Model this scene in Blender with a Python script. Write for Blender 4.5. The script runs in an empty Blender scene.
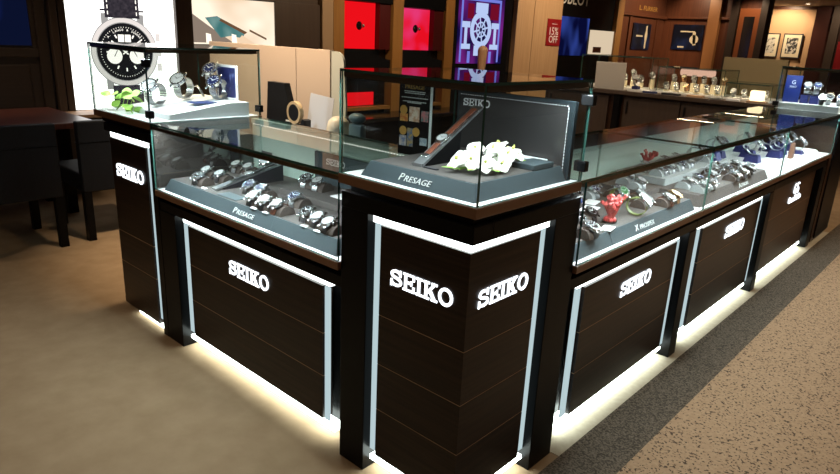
import bpy, bmesh, math, random
from mathutils import Vector, Matrix
random.seed(7)
PI = math.pi
sc = bpy.context.scene
COL = sc.collection

# ------------------------------------------------------------------ materials
def mat(name, base, rough=0.5, metal=0.0, spec=0.5, coat=0.0, noise=None, bump=0.0):
    """noise = (scale xyz, second colour, low, high)"""
    m = bpy.data.materials.new(name); m.use_nodes = True
    nt = m.node_tree; b = nt.nodes['Principled BSDF']
    b.inputs['Base Color'].default_value = (*base, 1)
    b.inputs['Roughness'].default_value = rough
    b.inputs['Metallic'].default_value = metal
    b.inputs['Specular IOR Level'].default_value = spec
    b.inputs['Coat Weight'].default_value = coat
    if noise:
        s, c2, lo, hi = noise
        tc = nt.nodes.new('ShaderNodeTexCoord'); mp = nt.nodes.new('ShaderNodeMapping')
        mp.inputs['Scale'].default_value = s
        n = nt.nodes.new('ShaderNodeTexNoise'); n.inputs['Scale'].default_value = 1.0; n.inputs['Detail'].default_value = 6
        r = nt.nodes.new('ShaderNodeValToRGB')
        r.color_ramp.elements[0].position = lo; r.color_ramp.elements[0].color = (*base, 1)
        r.color_ramp.elements[1].position = hi; r.color_ramp.elements[1].color = (*c2, 1)
        nt.links.new(tc.outputs['Object'], mp.inputs[0]); nt.links.new(mp.outputs[0], n.inputs['Vector'])
        nt.links.new(n.outputs['Fac'], r.inputs[0]); nt.links.new(r.outputs[0], b.inputs['Base Color'])
        if bump:
            bp = nt.nodes.new('ShaderNodeBump'); bp.inputs['Strength'].default_value = bump; bp.inputs['Distance'].default_value = 0.004
            nt.links.new(n.outputs['Fac'], bp.inputs['Height']); nt.links.new(bp.outputs[0], b.inputs['Normal'])
    return m

def emis(name, col, strength, noise=None):
    m = bpy.data.materials.new(name); m.use_nodes = True
    nt = m.node_tree; nt.nodes.clear()
    o = nt.nodes.new('ShaderNodeOutputMaterial'); e = nt.nodes.new('ShaderNodeEmission')
    e.inputs[0].default_value = (*col, 1); e.inputs[1].default_value = strength
    if noise:
        s, c2, lo, hi = noise
        tc = nt.nodes.new('ShaderNodeTexCoord'); mp = nt.nodes.new('ShaderNodeMapping'); mp.inputs['Scale'].default_value = s
        n = nt.nodes.new('ShaderNodeTexNoise'); n.inputs['Scale'].default_value = 1.0; n.inputs['Detail'].default_value = 1
        r = nt.nodes.new('ShaderNodeValToRGB')
        r.color_ramp.elements[0].position = lo; r.color_ramp.elements[0].color = (*col, 1)
        r.color_ramp.elements[1].position = hi; r.color_ramp.elements[1].color = (*c2, 1)
        nt.links.new(tc.outputs['Object'], mp.inputs[0]); nt.links.new(mp.outputs[0], n.inputs['Vector'])
        nt.links.new(n.outputs['Fac'], r.inputs[0]); nt.links.new(r.outputs[0], e.inputs[0])
    nt.links.new(e.outputs[0], o.inputs[0])
    return m

def glassmat(name, tint, gloss=1.0):
    m = bpy.data.materials.new(name); m.use_nodes = True
    nt = m.node_tree; nt.nodes.clear()
    o = nt.nodes.new('ShaderNodeOutputMaterial'); t = nt.nodes.new('ShaderNodeBsdfTransparent')
    g = nt.nodes.new('ShaderNodeBsdfGlossy'); mx = nt.nodes.new('ShaderNodeMixShader')
    f = nt.nodes.new('ShaderNodeFresnel'); f.inputs['IOR'].default_value = 1.5
    geo = nt.nodes.new('ShaderNodeNewGeometry')
    inv = nt.nodes.new('ShaderNodeMath'); inv.operation = 'SUBTRACT'; inv.inputs[0].default_value = gloss
    mul = nt.nodes.new('ShaderNodeMath'); mul.operation = 'MULTIPLY'; mul.use_clamp = True
    t.inputs[0].default_value = (*tint, 1); g.inputs['Roughness'].default_value = 0.01
    nt.links.new(geo.outputs['Backfacing'], inv.inputs[1])
    nt.links.new(f.outputs[0], mul.inputs[0]); nt.links.new(inv.outputs[0], mul.inputs[1])
    nt.links.new(mul.outputs[0], mx.inputs[0]); nt.links.new(t.outputs[0], mx.inputs[1]); nt.links.new(g.outputs[0], mx.inputs[2])
    nt.links.new(mx.outputs[0], o.inputs[0])
    return m

M = {}
M['black'] = mat('black lacquer', (.0045, .0045, .005), .34, spec=.10)
M['blackgloss'] = mat('black gloss', (.006, .006, .007), .12)
M['mirror'] = mat('smoked mirror', (.035, .03, .027), .04, spec=1.0, coat=1.0)
M['wenge'] = mat('wenge wood', (.011, .006, .0045), .30, spec=.22, noise=((2.5, 2.5, 75), (.034, .018, .0115), .35, .72))
M['walnut'] = mat('walnut wood', (.035, .016, .009), .32, spec=.35, noise=((3, 3, 40), (.06, .027, .014), .3, .75))
M['inlay'] = mat('tan inlay', (.50, .32, .18), .5)
M['ledge'] = mat('bronze brown ledge', (.16, .078, .042), .34, noise=((4, 4, 4), (.20, .10, .055), .35, .7))
M['white'] = mat('white acrylic', (.80, .82, .82), .4)
M['whitepaper'] = mat('white paper', (.85, .86, .88), .7)
M['stripwhite'] = mat('white strip housing', (.55, .68, .74), .35)
M['tray'] = mat('slate grey leatherette', (.05, .070, .080), .5, spec=.4)
M['traytop'] = mat('taupe grey suede', (.052, .045, .042), .8, noise=((160, 160, 160), (.075, .066, .062), .3, .7))
M['cushion'] = mat('brown grey suede cushion', (.040, .030, .026), .85, noise=((90, 90, 90), (.062, .048, .041), .3, .7))
M['greycushion'] = mat('silver grey cushion', (.27, .29, .29), .8)
M['bluecushion'] = mat('royal blue cushion', (.008, .012, .10), .6)
M['steel'] = mat('polished steel', (.60, .62, .64), .24, metal=1)
M['brushed'] = mat('brushed steel', (.50, .52, .54), .36, metal=1)
M['gold'] = mat('gold', (.50, .34, .18), .25, metal=1)
M['blackmetal'] = mat('black metal', (.02, .02, .022), .3, metal=.6)
M['d_white'] = mat('white dial', (.33, .34, .34), .25)
M['d_black'] = mat('black dial', (.008, .008, .01), .15)
M['d_blue'] = mat('blue dial', (.006, .013, .06), .15)
M['d_green'] = mat('green dial', (.02, .09, .03), .2)
M['d_cream'] = mat('cream dial', (.75, .66, .48), .3)
M['l_black'] = mat('black leather', (.010, .010, .011), .45)
M['l_brown'] = mat('brown leather', (.10, .028, .016), .45, noise=((60, 60, 60), (.16, .05, .025), .3, .7))
M['l_tan'] = mat('tan leather', (.42, .22, .10), .5)
M['l_olive'] = mat('olive rubber', (.10, .13, .03), .5)
M['l_blue'] = mat('blue rubber', (.02, .04, .15), .45)
M['ink'] = mat('dark ink', (.02, .02, .025), .5)
M['silverink'] = mat('silver lettering', (.72, .74, .74), .4)
M['goldink'] = mat('gold lettering', (.72, .42, .10), .35, metal=.4)
M['glass'] = glassmat('clear green glass', (.955, .978, .966))
M['glassdim'] = glassmat('clear glass far', (.94, .96, .95), .7)
M['gedge'] = mat('green glass edge', (.03, .085, .070), .12, spec=.8)
M['channel'] = mat('bronze channel', (.17, .105, .06), .28, metal=.7)
M['mint'] = mat('frosted mint glass', (.54, .68, .60), .35, spec=.5)
M['railwood'] = mat('brown rail', (.035, .018, .011), .3)
M['led'] = emis('cool led', (.86, .97, 1.0), 210)
M['ledsign'] = emis('white sign led', (.88, .94, 1.0), 2.6)
M['ledtop'] = emis('white diffuser', (.90, 1.0, .97), 5.0)
M['sideglow'] = emis('cool side glow', (.66, .84, .88), .72)  # light the side reveals catch from the top strip, painted as weak emission
M['ledfloor'] = emis('warm white floor led', (.88, 1.0, .93), 12)
M['leddot'] = emis('led dots', (1.0, .97, .90), 1.6)
M['petal'] = mat('white petal', (.78, .79, .70), .6)
M['petalc'] = mat('yellow green throat', (.62, .66, .18), .6)
M['leaf'] = mat('fresh green leaf', (.22, .46, .05), .5, noise=((30, 30, 30), (.42, .66, .14), .3, .7))
M['coral'] = mat('coral red', (.34, .022, .022), .3, noise=((50, 50, 50), (.52, .11, .10), .35, .7))
M['chair'] = mat('black navy upholstery', (.005, .006, .009), .6, spec=.25, noise=((120, 120, 120), (.008, .0095, .014), .3, .7))
M['redwood'] = mat('red brown table top', (.085, .026, .018), .3, noise=((4, 40, 4), (.13, .04, .028), .3, .7))
M['palewood'] = mat('pale wood', (.55, .33, .19), .5, noise=((6, 60, 6), (.62, .40, .25), .3, .7))
M['darkwall'] = mat('dark brown wall', (.022, .014, .010), .45, noise=((3, 3, 60), (.034, .021, .015), .3, .7))
M['darkpanel'] = mat('mocha panel', (.055, .035, .025), .5, noise=((50, 50, 2), (.068, .045, .033), .3, .7))
M['beigecol'] = mat('beige column', (.36, .24, .14), .5)
M['tancol'] = mat('tan gold column', (.27, .125, .03), .42, noise=((40, 40, 2), (.33, .16, .045), .3, .7))
M['oakcol'] = mat('light oak cladding', (.48, .29, .15), .45, noise=((30, 30, 1.5), (.56, .36, .20), .3, .7))
M['redbrown'] = mat('mahogany wall', (.085, .026, .012), .4, noise=((40, 40, 2), (.13, .042, .018), .3, .7))
M['paper'] = mat('sheet of paper', (.55, .58, .66), .7)
M['partition'] = mat('beige partition', (.58, .47, .39), .45)
M['redsign'] = mat('red sign', (.28, .008, .012), .45)
M['silverlap'] = mat('silver lid', (.62, .60, .56), .4, metal=.2)
M['tape'] = mat('tan tape', (.66, .50, .30), .4)
M['plastic'] = mat('black plastic', (.012, .013, .016), .45)
M['cream'] = mat('cream plastic', (.72, .63, .48), .45)
M['farwall'] = mat('warm plaster', (.55, .34, .18), .7)
M['olive'] = mat('olive beige screen', (.34, .28, .16), .6)
M['ceiling'] = mat('ceiling plaster', (.50, .43, .36), .8)
M['warm'] = emis('warm lamp', (1.0, .74, .48), 70)
M['downl'] = emis('down light lens', (1.0, .80, .55), 14)

# floor and carpets
def carpet(name, a, b, scale, lo, hi, bump=.25, spots=None):
    m = mat(name, a, .95, spec=.1, noise=((scale, scale, scale), b, lo, hi), bump=bump)
    if spots:
        nt = m.node_tree; bs = nt.nodes['Principled BSDF']
        old = bs.inputs['Base Color'].links[0].from_socket
        tc = nt.nodes.new('ShaderNodeTexCoord'); v = nt.nodes.new('ShaderNodeTexNoise')
        v.inputs['Scale'].default_value = spots[0]; v.inputs['Detail'].default_value = 1.5
        r = nt.nodes.new('ShaderNodeValToRGB'); r.color_ramp.elements[0].position = spots[1]; r.color_ramp.elements[1].position = spots[2]
        mx = nt.nodes.new('ShaderNodeMixRGB'); mx.inputs[2].default_value = (*spots[3], 1)
        nt.links.new(tc.outputs['Object'], v.inputs['Vector']); nt.links.new(v.outputs['Fac'], r.inputs[0])
        nt.links.new(r.outputs[0], mx.inputs[0]); nt.links.new(old, mx.inputs[1]); nt.links.new(mx.outputs[0], bs.inputs['Base Color'])
    return m
M['floor'] = carpet('tan carpet floor', (.27, .187, .112), (.33, .235, .147), 9, .3, .7, .15)
M['band'] = carpet('grey brown carpet band', (.050, .040, .030), (.150, .120, .092), 150, .40, .62, .5)
M['speckle'] = carpet('speckled carpet', (.30, .195, .12), (.36, .245, .155), 60, .3, .7, .3, spots=(105, .585, .63, (.075, .05, .035)))

# ------------------------------------------------------------------ mesh builder
I4 = Matrix.Identity(4)
class MB:
    def __init__(s): s.v = []; s.f = []; s.mi = []; s.sm = []
    def add(s, vs, fs, mi=0, smooth=False, T=None):
        n = len(s.v)
        for p in vs:
            p = Vector(p); s.v.append(tuple(T @ p) if T is not None else tuple(p))
        for f in fs: s.f.append([n + i for i in f]); s.mi.append(mi); s.sm.append(smooth)
        return s
    def bm(s, b, mi=0, smooth=False, T=None):
        b.verts.index_update()
        s.add([v.co[:] for v in b.verts], [[v.index for v in f.verts] for f in b.faces], mi, smooth, T); b.free(); return s
    def box(s, x0, x1, y0, y1, z0, z1, mi=0, bev=0.0, T=None, seg=2):
        if bev <= 0:
            vs = [(x, y, z) for z in (z0, z1) for y in (y0, y1) for x in (x0, x1)]
            return s.add(vs, [(0, 2, 3, 1), (4, 5, 7, 6), (0, 1, 5, 4), (2, 6, 7, 3), (0, 4, 6, 2), (1, 3, 7, 5)], mi, False, T)
        b = bmesh.new(); bmesh.ops.create_cube(b, size=1)
        for v in b.verts: v.co = ((x0 + x1) / 2 + v.co.x * (x1 - x0), (y0 + y1) / 2 + v.co.y * (y1 - y0), (z0 + z1) / 2 + v.co.z * (z1 - z0))
        bmesh.ops.bevel(b, geom=b.edges[:], offset=bev, segments=seg, affect='EDGES', profile=.5)
        return s.bm(b, mi, False, T)
    def glassbox(s, x0, x1, y0, y1, z0, z1, axis):
        """box whose two broad faces (normal to axis) are slot 0 and whose edges are slot 1"""
        n = len(s.f); s.box(x0, x1, y0, y1, z0, z1)
        broad = {'z': (0, 1), 'y': (2, 3), 'x': (4, 5)}[axis]
        for i in range(6): s.mi[n + i] = 0 if i in broad else 1
        return s
    def barlight(s, x0, x1, y0, y1, z0, z1):
        n = len(s.f); s.box(x0, x1, y0, y1, z0, z1)
        s.mi[n] = 1
        return s
    def prism(s, poly, y0, y1, mi=0, T=None, smooth=False):
        """poly in (x,z), counter-clockwise seen from -Y, extruded along Y"""
        n = len(poly); vs = [(x, y0, z) for x, z in poly] + [(x, y1, z) for x, z in poly]
        fs = [list(range(n)), list(range(2 * n - 1, n - 1, -1))]
        fs += [(i, i + n, (i + 1) % n + n, (i + 1) % n) for i in range(n)]
        return s.add(vs, fs, mi, smooth, T)
    def lathe(s, prof, n=28, mi=0, T=None, smooth=True):
        """profile (r,z) revolved about z"""
        vs = []; fs = []
        k = len(prof)
        for r, z in prof:
            for i in range(n): a = 2 * PI * i / n; vs.append((r * math.cos(a), r * math.sin(a), z))
        for j in range(k - 1):
            for i in range(n): fs.append((j * n + i, j * n + (i + 1) % n, (j + 1) * n + (i + 1) % n, (j + 1) * n + i))
        if prof[0][0] > 1e-6: fs.append(list(range(n - 1, -1, -1)))
        if prof[-1][0] > 1e-6: fs.append([(k - 1) * n + i for i in range(n)])
        return s.add(vs, fs, mi, smooth, T)
    def cyl(s, r, z0, z1, n=24, mi=0, T=None): return s.lathe([(r, z0), (r, z1)], n, mi, T)
    def ring(s, r0, r1, z0, z1, n=32, mi=0, T=None):
        vs = []; fs = []; pr = [(r0, z0), (r1, z0), (r1, z1), (r0, z1)]
        for r, z in pr:
            for i in range(n): a = 2 * PI * i / n; vs.append((r * math.cos(a), r * math.sin(a), z))
        for j in range(4):
            for i in range(n): fs.append((j * n + i, j * n + (i + 1) % n, (j + 1) % 4 * n + (i + 1) % n, (j + 1) % 4 * n + i))
        return s.add(vs, fs, mi, True, T)
    def tube(s, pts, r, n=8, mi=0, T=None):
        pts = [Vector(p) for p in pts]; k = len(pts)
        rs = r if isinstance(r, (list, tuple)) else [r] * k
        vs = []; fs = []
        for j, p in enumerate(pts):
            d = (pts[min(j + 1, k - 1)] - pts[max(j - 1, 0)]).normalized()
            u = d.cross(Vector((0, 0, 1)) if abs(d.z) < .9 else Vector((1, 0, 0))).normalized(); w = u.cross(d)
            for i in range(n): a = 2 * PI * i / n; vs.append(p + (u * math.cos(a) + w * math.sin(a)) * rs[j])
        for j in range(k - 1):
            for i in range(n): fs.append((j * n + i, (j + 1) * n + i, (j + 1) * n + (i + 1) % n, j * n + (i + 1) % n))
        fs += [list(range(n)), [(k - 1) * n + i for i in range(n - 1, -1, -1)]]
        return s.add(vs, fs, mi, True, T)
    def sphere(s, c, r, mi=0, sc=(1, 1, 1), T=None, n=14):
        b = bmesh.new(); bmesh.ops.create_uvsphere(b, u_segments=n, v_segments=max(6, n // 2), radius=r)
        for v in b.verts: v.co = (c[0] + v.co.x * sc[0], c[1] + v.co.y * sc[1], c[2] + v.co.z * sc[2])
        return s.bm(b, mi, True, T)
    def build(s, name, mats, parent=None, loc=None, smooth_ang=None):
        me = bpy.data.meshes.new(name); me.from_pydata(s.v, [], s.f); me.update()
        for m in (mats if isinstance(mats, (list, tuple)) else [mats]): me.materials.append(M[m] if isinstance(m, str) else m)
        me.polygons.foreach_set('material_index', s.mi); me.polygons.foreach_set('use_smooth', s.sm)
        if any(s.sm): me.set_sharp_from_angle(angle=math.radians(40))
        o = bpy.data.objects.new(name, me); COL.objects.link(o)
        if parent: o.parent = parent
        if loc: o.location = loc
        return o

def thing(name, label, cat, loc=(0, 0, 0), rz=0, group=None):
    o = bpy.data.objects.new(name, None); COL.objects.link(o); o.empty_display_size = .05
    o.location = loc; o.rotation_euler = (0, 0, rz); o['label'] = label; o['category'] = cat
    if group: o['group'] = group
    return o
def tag(o, label, cat, group=None):
    o['label'] = label; o['category'] = cat
    if group: o['group'] = group
    return o
def struct(o): o['kind'] = 'structure'; return o
def copy_tree(o, parent=None):
    c = o.copy(); COL.objects.link(c)
    if parent: c.parent = parent
    for ch in o.children: copy_tree(ch, c)
    return c

# ------------------------------------------------------------------ lettering
FACE_NEG_Y = Matrix(((1, 0, 0, 0), (0, 0, -1, 0), (0, 1, 0, 0), (0, 0, 0, 1)))   # text plane -> vertical, reads along +x, faces -y
FACE_POS_X = Matrix.Rotation(PI / 2, 4, 'Z') @ FACE_NEG_Y
def text(s, size, depth=.002, shear=0.0, width=None, align='LEFT', spacing=1.0):
    cu = bpy.data.curves.new('lettering', 'FONT'); cu.body = s; cu.size = size; cu.extrude = depth / 2; cu.shear = shear
    cu.align_x = align; cu.space_character = spacing; cu.resolution_u = 3
    o = bpy.data.objects.new('lettering', cu); COL.objects.link(o)
    bpy.context.view_layer.update()
    me = bpy.data.meshes.new_from_object(o.evaluated_get(bpy.context.evaluated_depsgraph_get()))
    bpy.data.objects.remove(o)
    mb = MB(); vs = [v.co.copy() for v in me.vertices]
    x0 = min(v.x for v in vs); x1 = max(v.x for v in vs)
    k = (width / (x1 - x0)) if width else 1.0
    off = {'LEFT': -x0, 'CENTER': -(x0 + x1) / 2}[align]
    for v in vs: v.x = (v.x + off) * k
    mb.add(vs, [list(p.vertices) for p in me.polygons]); bpy.data.meshes.remove(me)
    return mb
def moved(mb, T):
    mb.v = [tuple(T @ Vector(p)) for p in mb.v]; return mb
def put_text(s, size, m, parent, T, name='lettering', **k):
    return moved(text(s, size, **k), T).build(name, m, parent)

def smallcaps(s, size, width, shear=0.0):
    a = text(s[0], size * 1.28, .0014, shear); b = text(s[1:], size, .0014, shear, spacing=1.05)
    w = max(v[0] for v in a.v) + size * (.06 if s[1] != ' ' else .5); a.add([(v[0] + w, v[1], v[2]) for v in b.v], b.f)
    k = width / max(v[0] for v in a.v)
    a.v = [(v[0] * k, v[1], v[2]) for v in a.v]; return a
def ribbon(mb, pts, w, d, mi=0):
    """flat stroke of width w along 2D pts (x,y), depth d in z"""
    P = [Vector((a, b, 0)) for a, b in pts]; k = len(P); L = []; R = []
    for i, p in enumerate(P):
        t = (P[min(i + 1, k - 1)] - P[max(i - 1, 0)]).normalized(); nrm = Vector((-t.y, t.x, 0))
        L.append(p + nrm * w / 2); R.append(p - nrm * w / 2)
    Z = Vector((0, 0, d)); vs = L + R + [a + Z for a in L] + [a + Z for a in R]; fs = []
    for i in range(k - 1):
        fs += [(i, i + 1, k + i + 1, k + i), (2 * k + i, 3 * k + i, 3 * k + i + 1, 2 * k + i + 1), (i, 2 * k + i, 2 * k + i + 1, i + 1), (k + i, k + i + 1, 3 * k + i + 1, 3 * k + i)]
    fs += [(0, k, 3 * k, 2 * k), (k - 1, 3 * k - 1, 4 * k - 1, 2 * k - 1)]
    return mb.add(vs, fs, mi)
def slab_word(width, depth=.003):
    """wide slab-serif capitals S E I K O, cap height 1 before scaling"""
    mb = MB(); D = .1; x = 0; t = .17; sr = .12
    def b(x0, x1, y0, y1): mb.box(x + x0, x + x1, y0, y1, 0, D)
    # S
    c = []
    for a in range(20, 271, 25): c.append((x + .46 + .33 * math.cos(math.radians(a)), .715 + .19 * math.sin(math.radians(a))))
    for a in range(65, -161, -25): c.append((x + .48 + .36 * math.cos(math.radians(a)), .30 + .2 * math.sin(math.radians(a))))
    ribbon(mb, c, .155, D); b(.72, .85, .62, 1.0); b(.06, .19, 0, .40)
    x += 1.0
    # E
    b(.1, .1 + t, 0, 1); b(0, .82, 0, sr); b(0, .82, 1 - sr, 1); b(.1, .62, .43, .57); b(.71, .84, 0, .34); b(.71, .84, .66, 1); b(.56, .66, .36, .64)
    x += .94
    # I
    b(.13, .13 + t, 0, 1); b(0, .46, 0, sr); b(0, .46, 1 - sr, 1)
    x += .54
    # K
    b(.1, .1 + t, 0, 1); b(0, .42, 0, sr); b(0, .42, 1 - sr, 1); b(.55, .98, 0, sr); b(.55, .95, 1 - sr, 1)
    ribbon(mb, [(x + .28, .38), (x + .76, .93)], .15, D); ribbon(mb, [(x + .42, .58), (x + .78, .06)], .2, D)
    x += 1.03
    # O
    ribbon(mb, [(x + .5 + .40 * math.cos(2 * PI * a / 28), .5 + .42 * math.sin(2 * PI * a / 28)) for a in range(29)], .16, D)
    x += 1.0
    k = width / x
    for i, p in enumerate(mb.v): mb.v[i] = (p[0] * k, p[1] * k, p[2] / D * depth)
    return mb
def tr(x, y, z): return Matrix.Translation((x, y, z))

# ------------------------------------------------------------------ camera
cam_d = bpy.data.cameras.new('camera'); cam = bpy.data.objects.new('camera', cam_d); COL.objects.link(cam)
yaw, pitch, roll = .7321, .3036, .047
fwd = Vector((-math.sin(yaw) * math.cos(pitch), math.cos(yaw) * math.cos(pitch), -math.sin(pitch)))
rt = Vector((math.cos(yaw), math.sin(yaw), 0)); up = rt.cross(fwd)
R_ = rt * math.cos(roll) + up * math.sin(roll); U_ = -rt * math.sin(roll) + up * math.cos(roll)
mw = Matrix((R_, U_, -fwd)).transposed().to_4x4(); mw.translation = (.9249, -1.2334, 1.401)
cam.matrix_world = mw
cam_d.sensor_width = 36; cam_d.lens = 640.0 / 840 * 36; cam_d.clip_end = 60; cam_d.clip_start = .02
sc.camera = cam

# ------------------------------------------------------------------ setting
def sbox(name, m, *a, bev=0): return struct(MB().box(*a, bev=bev).build(name, m))
sbox('floor', 'floor', -5.6, 1.0, -4, 20, -.05, 0)
struct(MB().box(.021, .211, .0, 6.2, 0, .004).build('floor_border', 'band'))
M['edging'] = carpet('pale floor edging', (.40, .35, .27), (.46, .41, .32), 40, .3, .7, .1)
struct(MB().box(-.112, .0205, .565, 4.84, 0, .002).build('floor_edging', 'edging'))
struct(MB().box(.211, 6.0, -.6, 20, 0, .004).build('floor_carpet', 'speckle'))
sbox('ceiling', 'ceiling', -5.6, 6, 3.0, 20, 2.62, 2.7)
sbox('wall_left', 'darkwall', -5.3, -5.1, -4, 13.0, 0, 2.62)
sbox('wall_back', 'redbrown', -5.1, -3.14, 12.83, 13.0, 0, 2.62)
sbox('wall_far', 'farwall', -5.6, 5, 19, 19.2, 0, 2.62)
sbox('trim_1', 'redbrown', -5.6, 5, 18.94, 19, 2.54, 2.62)

# ------------------------------------------------------------------ counter modules (local x along the counter, local y inward, z up)
def wood_panel(x0, x1, y, z0, z1, m, joints, parent, depth=.03):
    mb = MB(); zs = [z0] + joints + [z1]
    for a, b in zip(zs[:-1], zs[1:]): mb.box(x0, x1, y, y + depth, a + (.0015 if a != z0 else 0), b - (.0015 if b != z1 else 0))
    for j in joints: mb.box(x0, x1, y + .0008, y + .01, j - .0015, j + .0015, mi=1)
    return mb.build('wood_panel', [m, 'inlay'], parent)

def counter_module(name, label, L, loc, rz, panel, pillars, strip=True, left_strip=None, right_strip=None, wood='wenge', led_dots=False, mirror=False, end_glass=False, letters=None, D=.558, ext=0.0, rail='railwood'):
    T = thing(name, label, 'display counter', loc, rz, 'glass display counters')
    p0, p1 = panel
    MB().box(0, L, .10, D - .008, .05, .66).build('carcass', 'black', T)
    MB().box(0, L, .115, D - .038, 0, .05).build('plinth', 'black', T)
    MB().box(0, L, .018, .10, .622, .662, bev=.002).build('beam', 'black', T)
    MB().box(0, L, .035, D - .008, .662, .686).build('shadow_gap', 'black', T)
    MB().box(0, L, 0, D, .686, .712, bev=.0015).build('ledge', 'ledge', T)
    MB().box(.002, L - .002,   .003, D - .008, .712, .715).build('shelf', 'white', T)
    for a, b in pillars: MB().box(a, b, .014, .12, 0, .622, bev=.002).build('pillar', 'black', T)
    zt = .588 if strip else .622
    j = [.25, .41, .50] if False else [.245, .41]
    wp = wood_panel(p0, p1, .042, .072, zt - .002, wood, j, T, .045)
    if strip:
        MB().box(p0 - .050, p1 + .034, .046, .09, .590, .619, bev=.004).build('lit_strip', 'ledtop', T)
        MB().box(p0 - .050, p0 - .014, .050, .056, .075, .588).build('lit_strip', ['sideglow'], T)  # side reveals: caught light painted in as a dim glow
        MB().box(p1 + .008, p1 + .034, .044, .050, .075, .588).build('lit_strip', ['sideglow'], T)
    else:
        MB().box(p0 - .03, p1 + .03, .06, .10, .05, .622).build('backing', 'black', T)
    MB().box(p0 - .06, p1 + .05, .055, .11, .034, .049).build('floor_light', 'ledfloor', T)
    # glass
    MB().glassbox(.002, L - .002, .002, .009, .7155, .991, 'y').build('front_glass', ['glass', 'gedge'], T)
    MB().glassbox(.002 - ext, L - .002,   .002, D - .002, .992, 1.0, 'z').build('top_glass', ['glass', 'gedge'], T)
    if end_glass: MB().glassbox(L - .010, L - .003,   .01, D - .028, .7155, .991, 'x').build('end_glass', ['glass', 'gedge'], T)
    MB().box(.004, L - .004, .0095, .026, .974, .9915).build('light_channel', 'channel', T)
    MB().barlight(.02, L - .02, .011, .025, .972, .9738).build('light_bar', ['railwood', 'led'], T)
    MB().box(0, L, D - .028, D - .002, .935, .9915).build('back_rail', rail, T)
    h = L / 2
    for a, b, y in ((.0, h + .02, D - .026), (h - .02, L, D - .017)):
        MB().box(a, b, y, y + .008, .7155, .935).build('sliding_door', 'mint', T)
    if led_dots:
        d = MB(); n = int(L / .016)
        for i in range(n): d.box(.02 + i * .016, .02 + i * .016 + .007, D - .031, D - .0281, .967, .9705)
        d.build('light_tape', 'leddot', T)
    if mirror:
        MB().box(.001, .008,   .011, D - .028, .7155, .97).build('end_mirror', 'mirror', T)
    if letters:
        a, w = letters
        moved(slab_word(w), tr(a, .041, .463) @ FACE_NEG_Y).build('lettering', 'ledsign', wp)
    return T

RZ = PI / 2
W1 = counter_module('display_counter', 'long glass display counter between the left end showcase and the corner showcase', 1.222, (-1.748, 0, 0), 0, (.193, 1.098), [(0, .134)], led_dots=True, mirror=True, D=.525, rail='mint', letters=(.512, .272))
W2 = counter_module('display_counter', 'glass display counter directly right of the corner showcase, in front of the red ornament', 1.128, (0, .562, 0), RZ, (.16, .985), [(1.045, 1.126)], letters=(.458, .277), ext=.033)
W3 = counter_module('display_counter', 'second glass display counter along the right-hand side, narrow lit sign on its front', 1.237, (0, 1.692, 0), RZ, (.17, 1.10), [(1.155, 1.236)], letters=(.525, .30))
W4 = counter_module('display_counter', 'third right-hand glass counter with plain brown front and a two-part lit emblem', 1.351, (0, 2.931, 0), RZ, (.09, 1.17), [(1.25, 1.349)], strip=False, wood='walnut', end_glass=True)
# emblem on the third counter: two letters over a short word
wpn = [c for c in W4.children if c.name.startswith('wood_panel')][0]
put_text('G', .105, 'ledsign', wpn, tr(.648, .041, .505) @ FACE_NEG_Y, depth=.006, align='CENTER', width=.062); put_text('S', .105, 'ledsign', wpn, tr(.716, .041, .505) @ FACE_NEG_Y, depth=.006, align='CENTER', width=.055)
put_text('Grand', .062, 'ledsign', wpn, tr(.525, .041, .452) @ FACE_NEG_Y, depth=.006, width=.155); put_text('Seiko', .062, 'ledsign', wpn, tr(.70, .041, .452) @ FACE_NEG_Y, depth=.006, width=.135)

def hinge(parent, x, y, z):
    return MB().box(x - .02, x + .02, y - .012, y + .012, z - .016, z + .016, bev=.003).build('hinge', 'blackmetal', parent)

# ---- corner showcase (world axes, root at the front corner)
C = thing('corner_showcase', 'tall square corner showcase with a lit sign on both of its dark wood faces', 'showcase', (0, 0, 0))
S = .526
MB().box(-.50, -.10, .10, .52, .05, .945).build('carcass', 'black', C)
MB().box(-.46, -.105, .105, .49, 0, .05).build('plinth', 'black', C)
fr = MB()
fr.box(-S, -.014, .014, .10, .895, .945, bev=.002); fr.box(-.10, -.014, .10, .560, .895, .945, bev=.002)
fr.build('beam', 'black', C)
MB().box(-S, -.408, .014, .13, 0, .895, bev=.002).build('pillar', 'black', C)
MB().box(-.13, -.014, .420, .560, 0, .895, bev=.002).build('pillar', 'black', C)
MB().box(-S, -.505, .135, .524, .05, .945).build('side_panel', 'black', C)
MB().box(-.50, -.03, .03, .52, .945, .97).build('shadow_gap', 'black', C)
MB().box(-S, 0, 0, S, .97, .9985, bev=.0015).build('ledge', 'ledge', C)
MB().box(-S + .003, -.003, .003, S - .003, .9985, 1.0005).build('shelf', 'white', C)
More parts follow.
